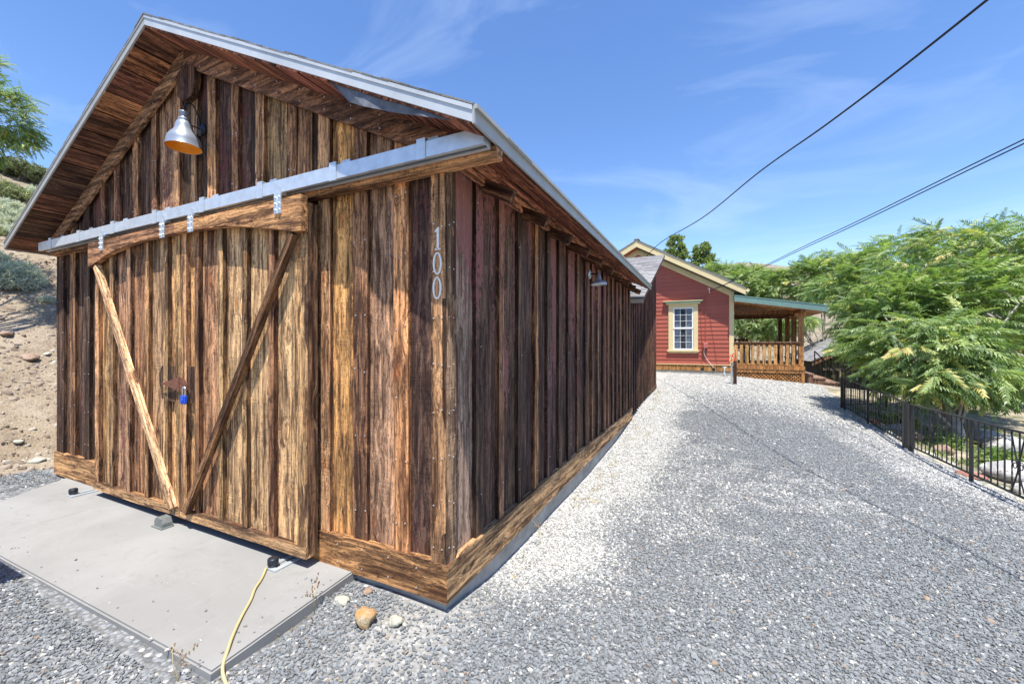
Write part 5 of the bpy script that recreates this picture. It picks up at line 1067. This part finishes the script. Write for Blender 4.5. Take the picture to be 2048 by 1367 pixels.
# dry grass tufts along walls and gravel edges
pts = []
for k in range(90):
    y = r.uniform(.6, 10); pts.append((.03 + abs(r.normal(0, .14)) + .008 * y, y, .75))
for k in range(12): pts.append((r.uniform(-.75, -.3), r.uniform(-.55, -.1), .35))
for k in range(8): pts.append((r.uniform(-.6, .3), r.uniform(-.9, -.3), .3))
for k in range(30): pts.append((r.uniform(-5.9, -5.3), r.uniform(-1, .6), .6))
P = np.array(pts); Z = gz(P[:, 0], P[:, 1]); R = mats_from(np.c_[r.normal(0, .5, len(P)), r.normal(0, .5, len(P)), np.ones(len(P))], r.uniform(0, 6, len(P)))
v_, f_, q_ = instances(TG[0][0], TG[0][1], np.c_[P[:, :2], Z], R, P[:, 2] * r.uniform(.5, 1.3, len(P)), r.random(len(P)))
ob('dry_grass', fast_mesh('dry_grass', v_, f_, q_), M['dry'], kind='stuff', label='dry straw coloured weeds along the barn footing and gravel edge', category='dry grass')
def weed(x, y, h, lab, seed):
    r = np.random.default_rng(seed); z = zg(x, y); e = empty('dry_weed', (x, y, z), lab, 'weed', 'dry weeds by the concrete apron'); V, F = [], []; HV, HF = [], []
    for k in range(3):
        tip = Vector((x + r.normal(0, .05), y + r.normal(0, .05), z + h * r.uniform(.7, 1))); pts_ = spline([(x, y, z - .01), (x + r.normal(0, .015), y + r.normal(0, .015), z + h * .5), tip], 4); V, F = join((V, F), tube(pts_, .0012, 4))
        for j in range(6): q_ = tip.lerp(Vector((x, y, z + h * .5)), r.uniform(0, .8)) + Vector(r.normal(0, .012, 3)); HV, HF = join((HV, HF), tube([q_, q_ + Vector((r.normal(0, .004), 0, .009)), q_ + Vector((0, 0, .018))], [.001, .0045, .001], 5))
    ob('stem', (V, F), M['cord'], e); ob('seed_heads', (HV, HF), M['rock_brown'], e)
weed(-.68, -.30, .20, 'thin dry weed with seed heads rising by the apron edge near the barn', 3); weed(-.78, -.90, .16, 'thin dry weed at the near edge of the concrete apron', 4); weed(.09, 1.15, .25, 'dry feathery grass stalk against the long skirt board', 5)
# garden beyond the fence: boulders, ground plants
BO = [(6.2, 6.9, .55, .42, .34, 'rock', 'large pale grey boulder right behind the fence at the picture edge'), (6.1, 8.6, .42, .30, .22, 'rock', 'dappled grey boulder in the tree shade'), (6.2, 9.3, .34, .25, .18, 'rock', 'small dark grey boulder behind the dappled one'), (6.75, 8.2, .32, .22, .16, 'rock_brown', 'reddish brown smooth boulder beside the sandy patch'), (5.1, 6.1, .38, .28, .20, 'rock', 'low white grey boulder close behind the pickets'), (5.0, 5.3, .30, .3, .16, 'rock', 'flat boulder low behind the nearest fence run'), (4.95, 7.6, .2, .14, .12, 'rock_brown', 'tan stone at the paired fence posts'), (5.4, 5.6, .34, .26, .2, 'rock', 'rounded boulder right of the low white one'), (4.9, 9.3, .18, .14, .11, 'rock', 'small grey stone behind the far fence run'), (5.9, 5.2, .5, .4, .32, 'rock', 'big boulder cut by the right picture edge'), (4.85, 8.4, .22, .16, .12, 'rock_brown', 'brown stone behind the far fence run'), (5.3, 4.5, .3, .25, .16, 'rock', 'grey rock behind the scroll ornament')]
for k, (x, y, a, b, c, mt, lab) in enumerate(BO): rock_at(x, y, (a, b, c), M[mt], lab, 'boulder', 'garden boulders behind the fence', 90 + k, k * .7, c * .35, 'boulder')
for k, (x, y, s_, lab) in enumerate(((5.45, 7.1, .35, 'low green plant at the foot of the nearest tree'), (5.6, 6.4, .38, 'dark green ground plant between the boulders'), (5.25, 8.3, .3, 'small green plant behind the paired fence posts'), (5.75, 5.9, .3, 'bright green grassy plant beside the big boulder'), (5.1, 9.9, .3, 'green plant by the far fence corner'))):
    shrub('garden_plant', (x, y, zg(x, y)), s_, .22, 260, lab, 'leaf', 'garden plants behind the fence', 120 + k, tm=[tuft(88, 12, .17, .012)])
rg = np.random.default_rng(8); n0 = 2600; X = rg.uniform(4.65, 9, n0); Y = rg.uniform(3.5, 13, n0); m_ = vnoise(X, Y, .8, 3) > .48; X = X[m_]; Y = Y[m_]; Z = gz(X, Y)
R = mats_from(np.c_[rg.normal(0, .5, len(X)), rg.normal(0, .5, len(X)), np.ones(len(X))], rg.uniform(0, 6, len(X))); v_, f_, q_ = instances(tuft(99, 9, .12, .012)[0], tuft(99, 9, .12, .012)[1], np.c_[X, Y, Z], R, rg.uniform(.5, 1.2, len(X)), rg.random(len(X)))
ob('ground_cover', fast_mesh('ground_cover', v_, f_, q_), M['leaf_dark'], kind='stuff', label='patchy low green ground cover in the garden behind the fence', category='ground cover')
r = np.random.default_rng(9)
for k in range(11):
    y = 4.2 + k * .62 + r.uniform(-.1, .1); x = 4.56 + r.uniform(-.03, .05); z = zg(x, y)
    bx('paver', barn, M['brick'], 0, 0, 0, 0, 0, 0) if False else ob('edging_stone', rockmesh(r.uniform(.10, .16), r.uniform(.14, .24), .045, 200 + k, 2), M['rock_pale'] if k % 3 else M['brick'], None, Matrix.Translation((x, y, z + .01)), label=('pale' if k % 3 else 'reddish') + ' flat edging stone under the iron fence, ' + ['nearest the camera', 'second from the camera', 'third from the camera', 'fourth from the camera', 'just before the paired posts', 'at the paired posts', 'just past the paired posts', 'fourth from the far corner', 'third from the far corner', 'second from the far corner', 'by the far corner post'][k], category='edging stone', group='edging stones along the fence')

# unseen box on a post, added to cast the rounded shadow on the gravel
caster = empty('shadow_caster', (-2.65, -1.33, .05), 'dark rounded box on a post, added out of view to cast a shadow', 'shadow_caster')
arc = [(-1.42, 1.12)] + [(-1.335 + .085 * math.cos(t), 1.22 + .085 * math.sin(t)) for t in np.linspace(math.pi, 0, 9)] + [(-1.25, 1.12)]
V = [(-2.93, y, z) for y, z in arc] + [(-2.36, y, z) for y, z in arc]; q = len(arc)
ob('box', (V, [tuple(range(q)), tuple(range(2 * q - 1, q - 1, -1))] + [(i, i + q, (i + 1) % q + q, (i + 1) % q) for i in range(q)]), M['darkmetal'], caster)
ob('post', boxm(-2.69, -2.61, -1.375, -1.295, -.1, 1.119), M['oldwood'], caster, None, (.3, .25, .2))
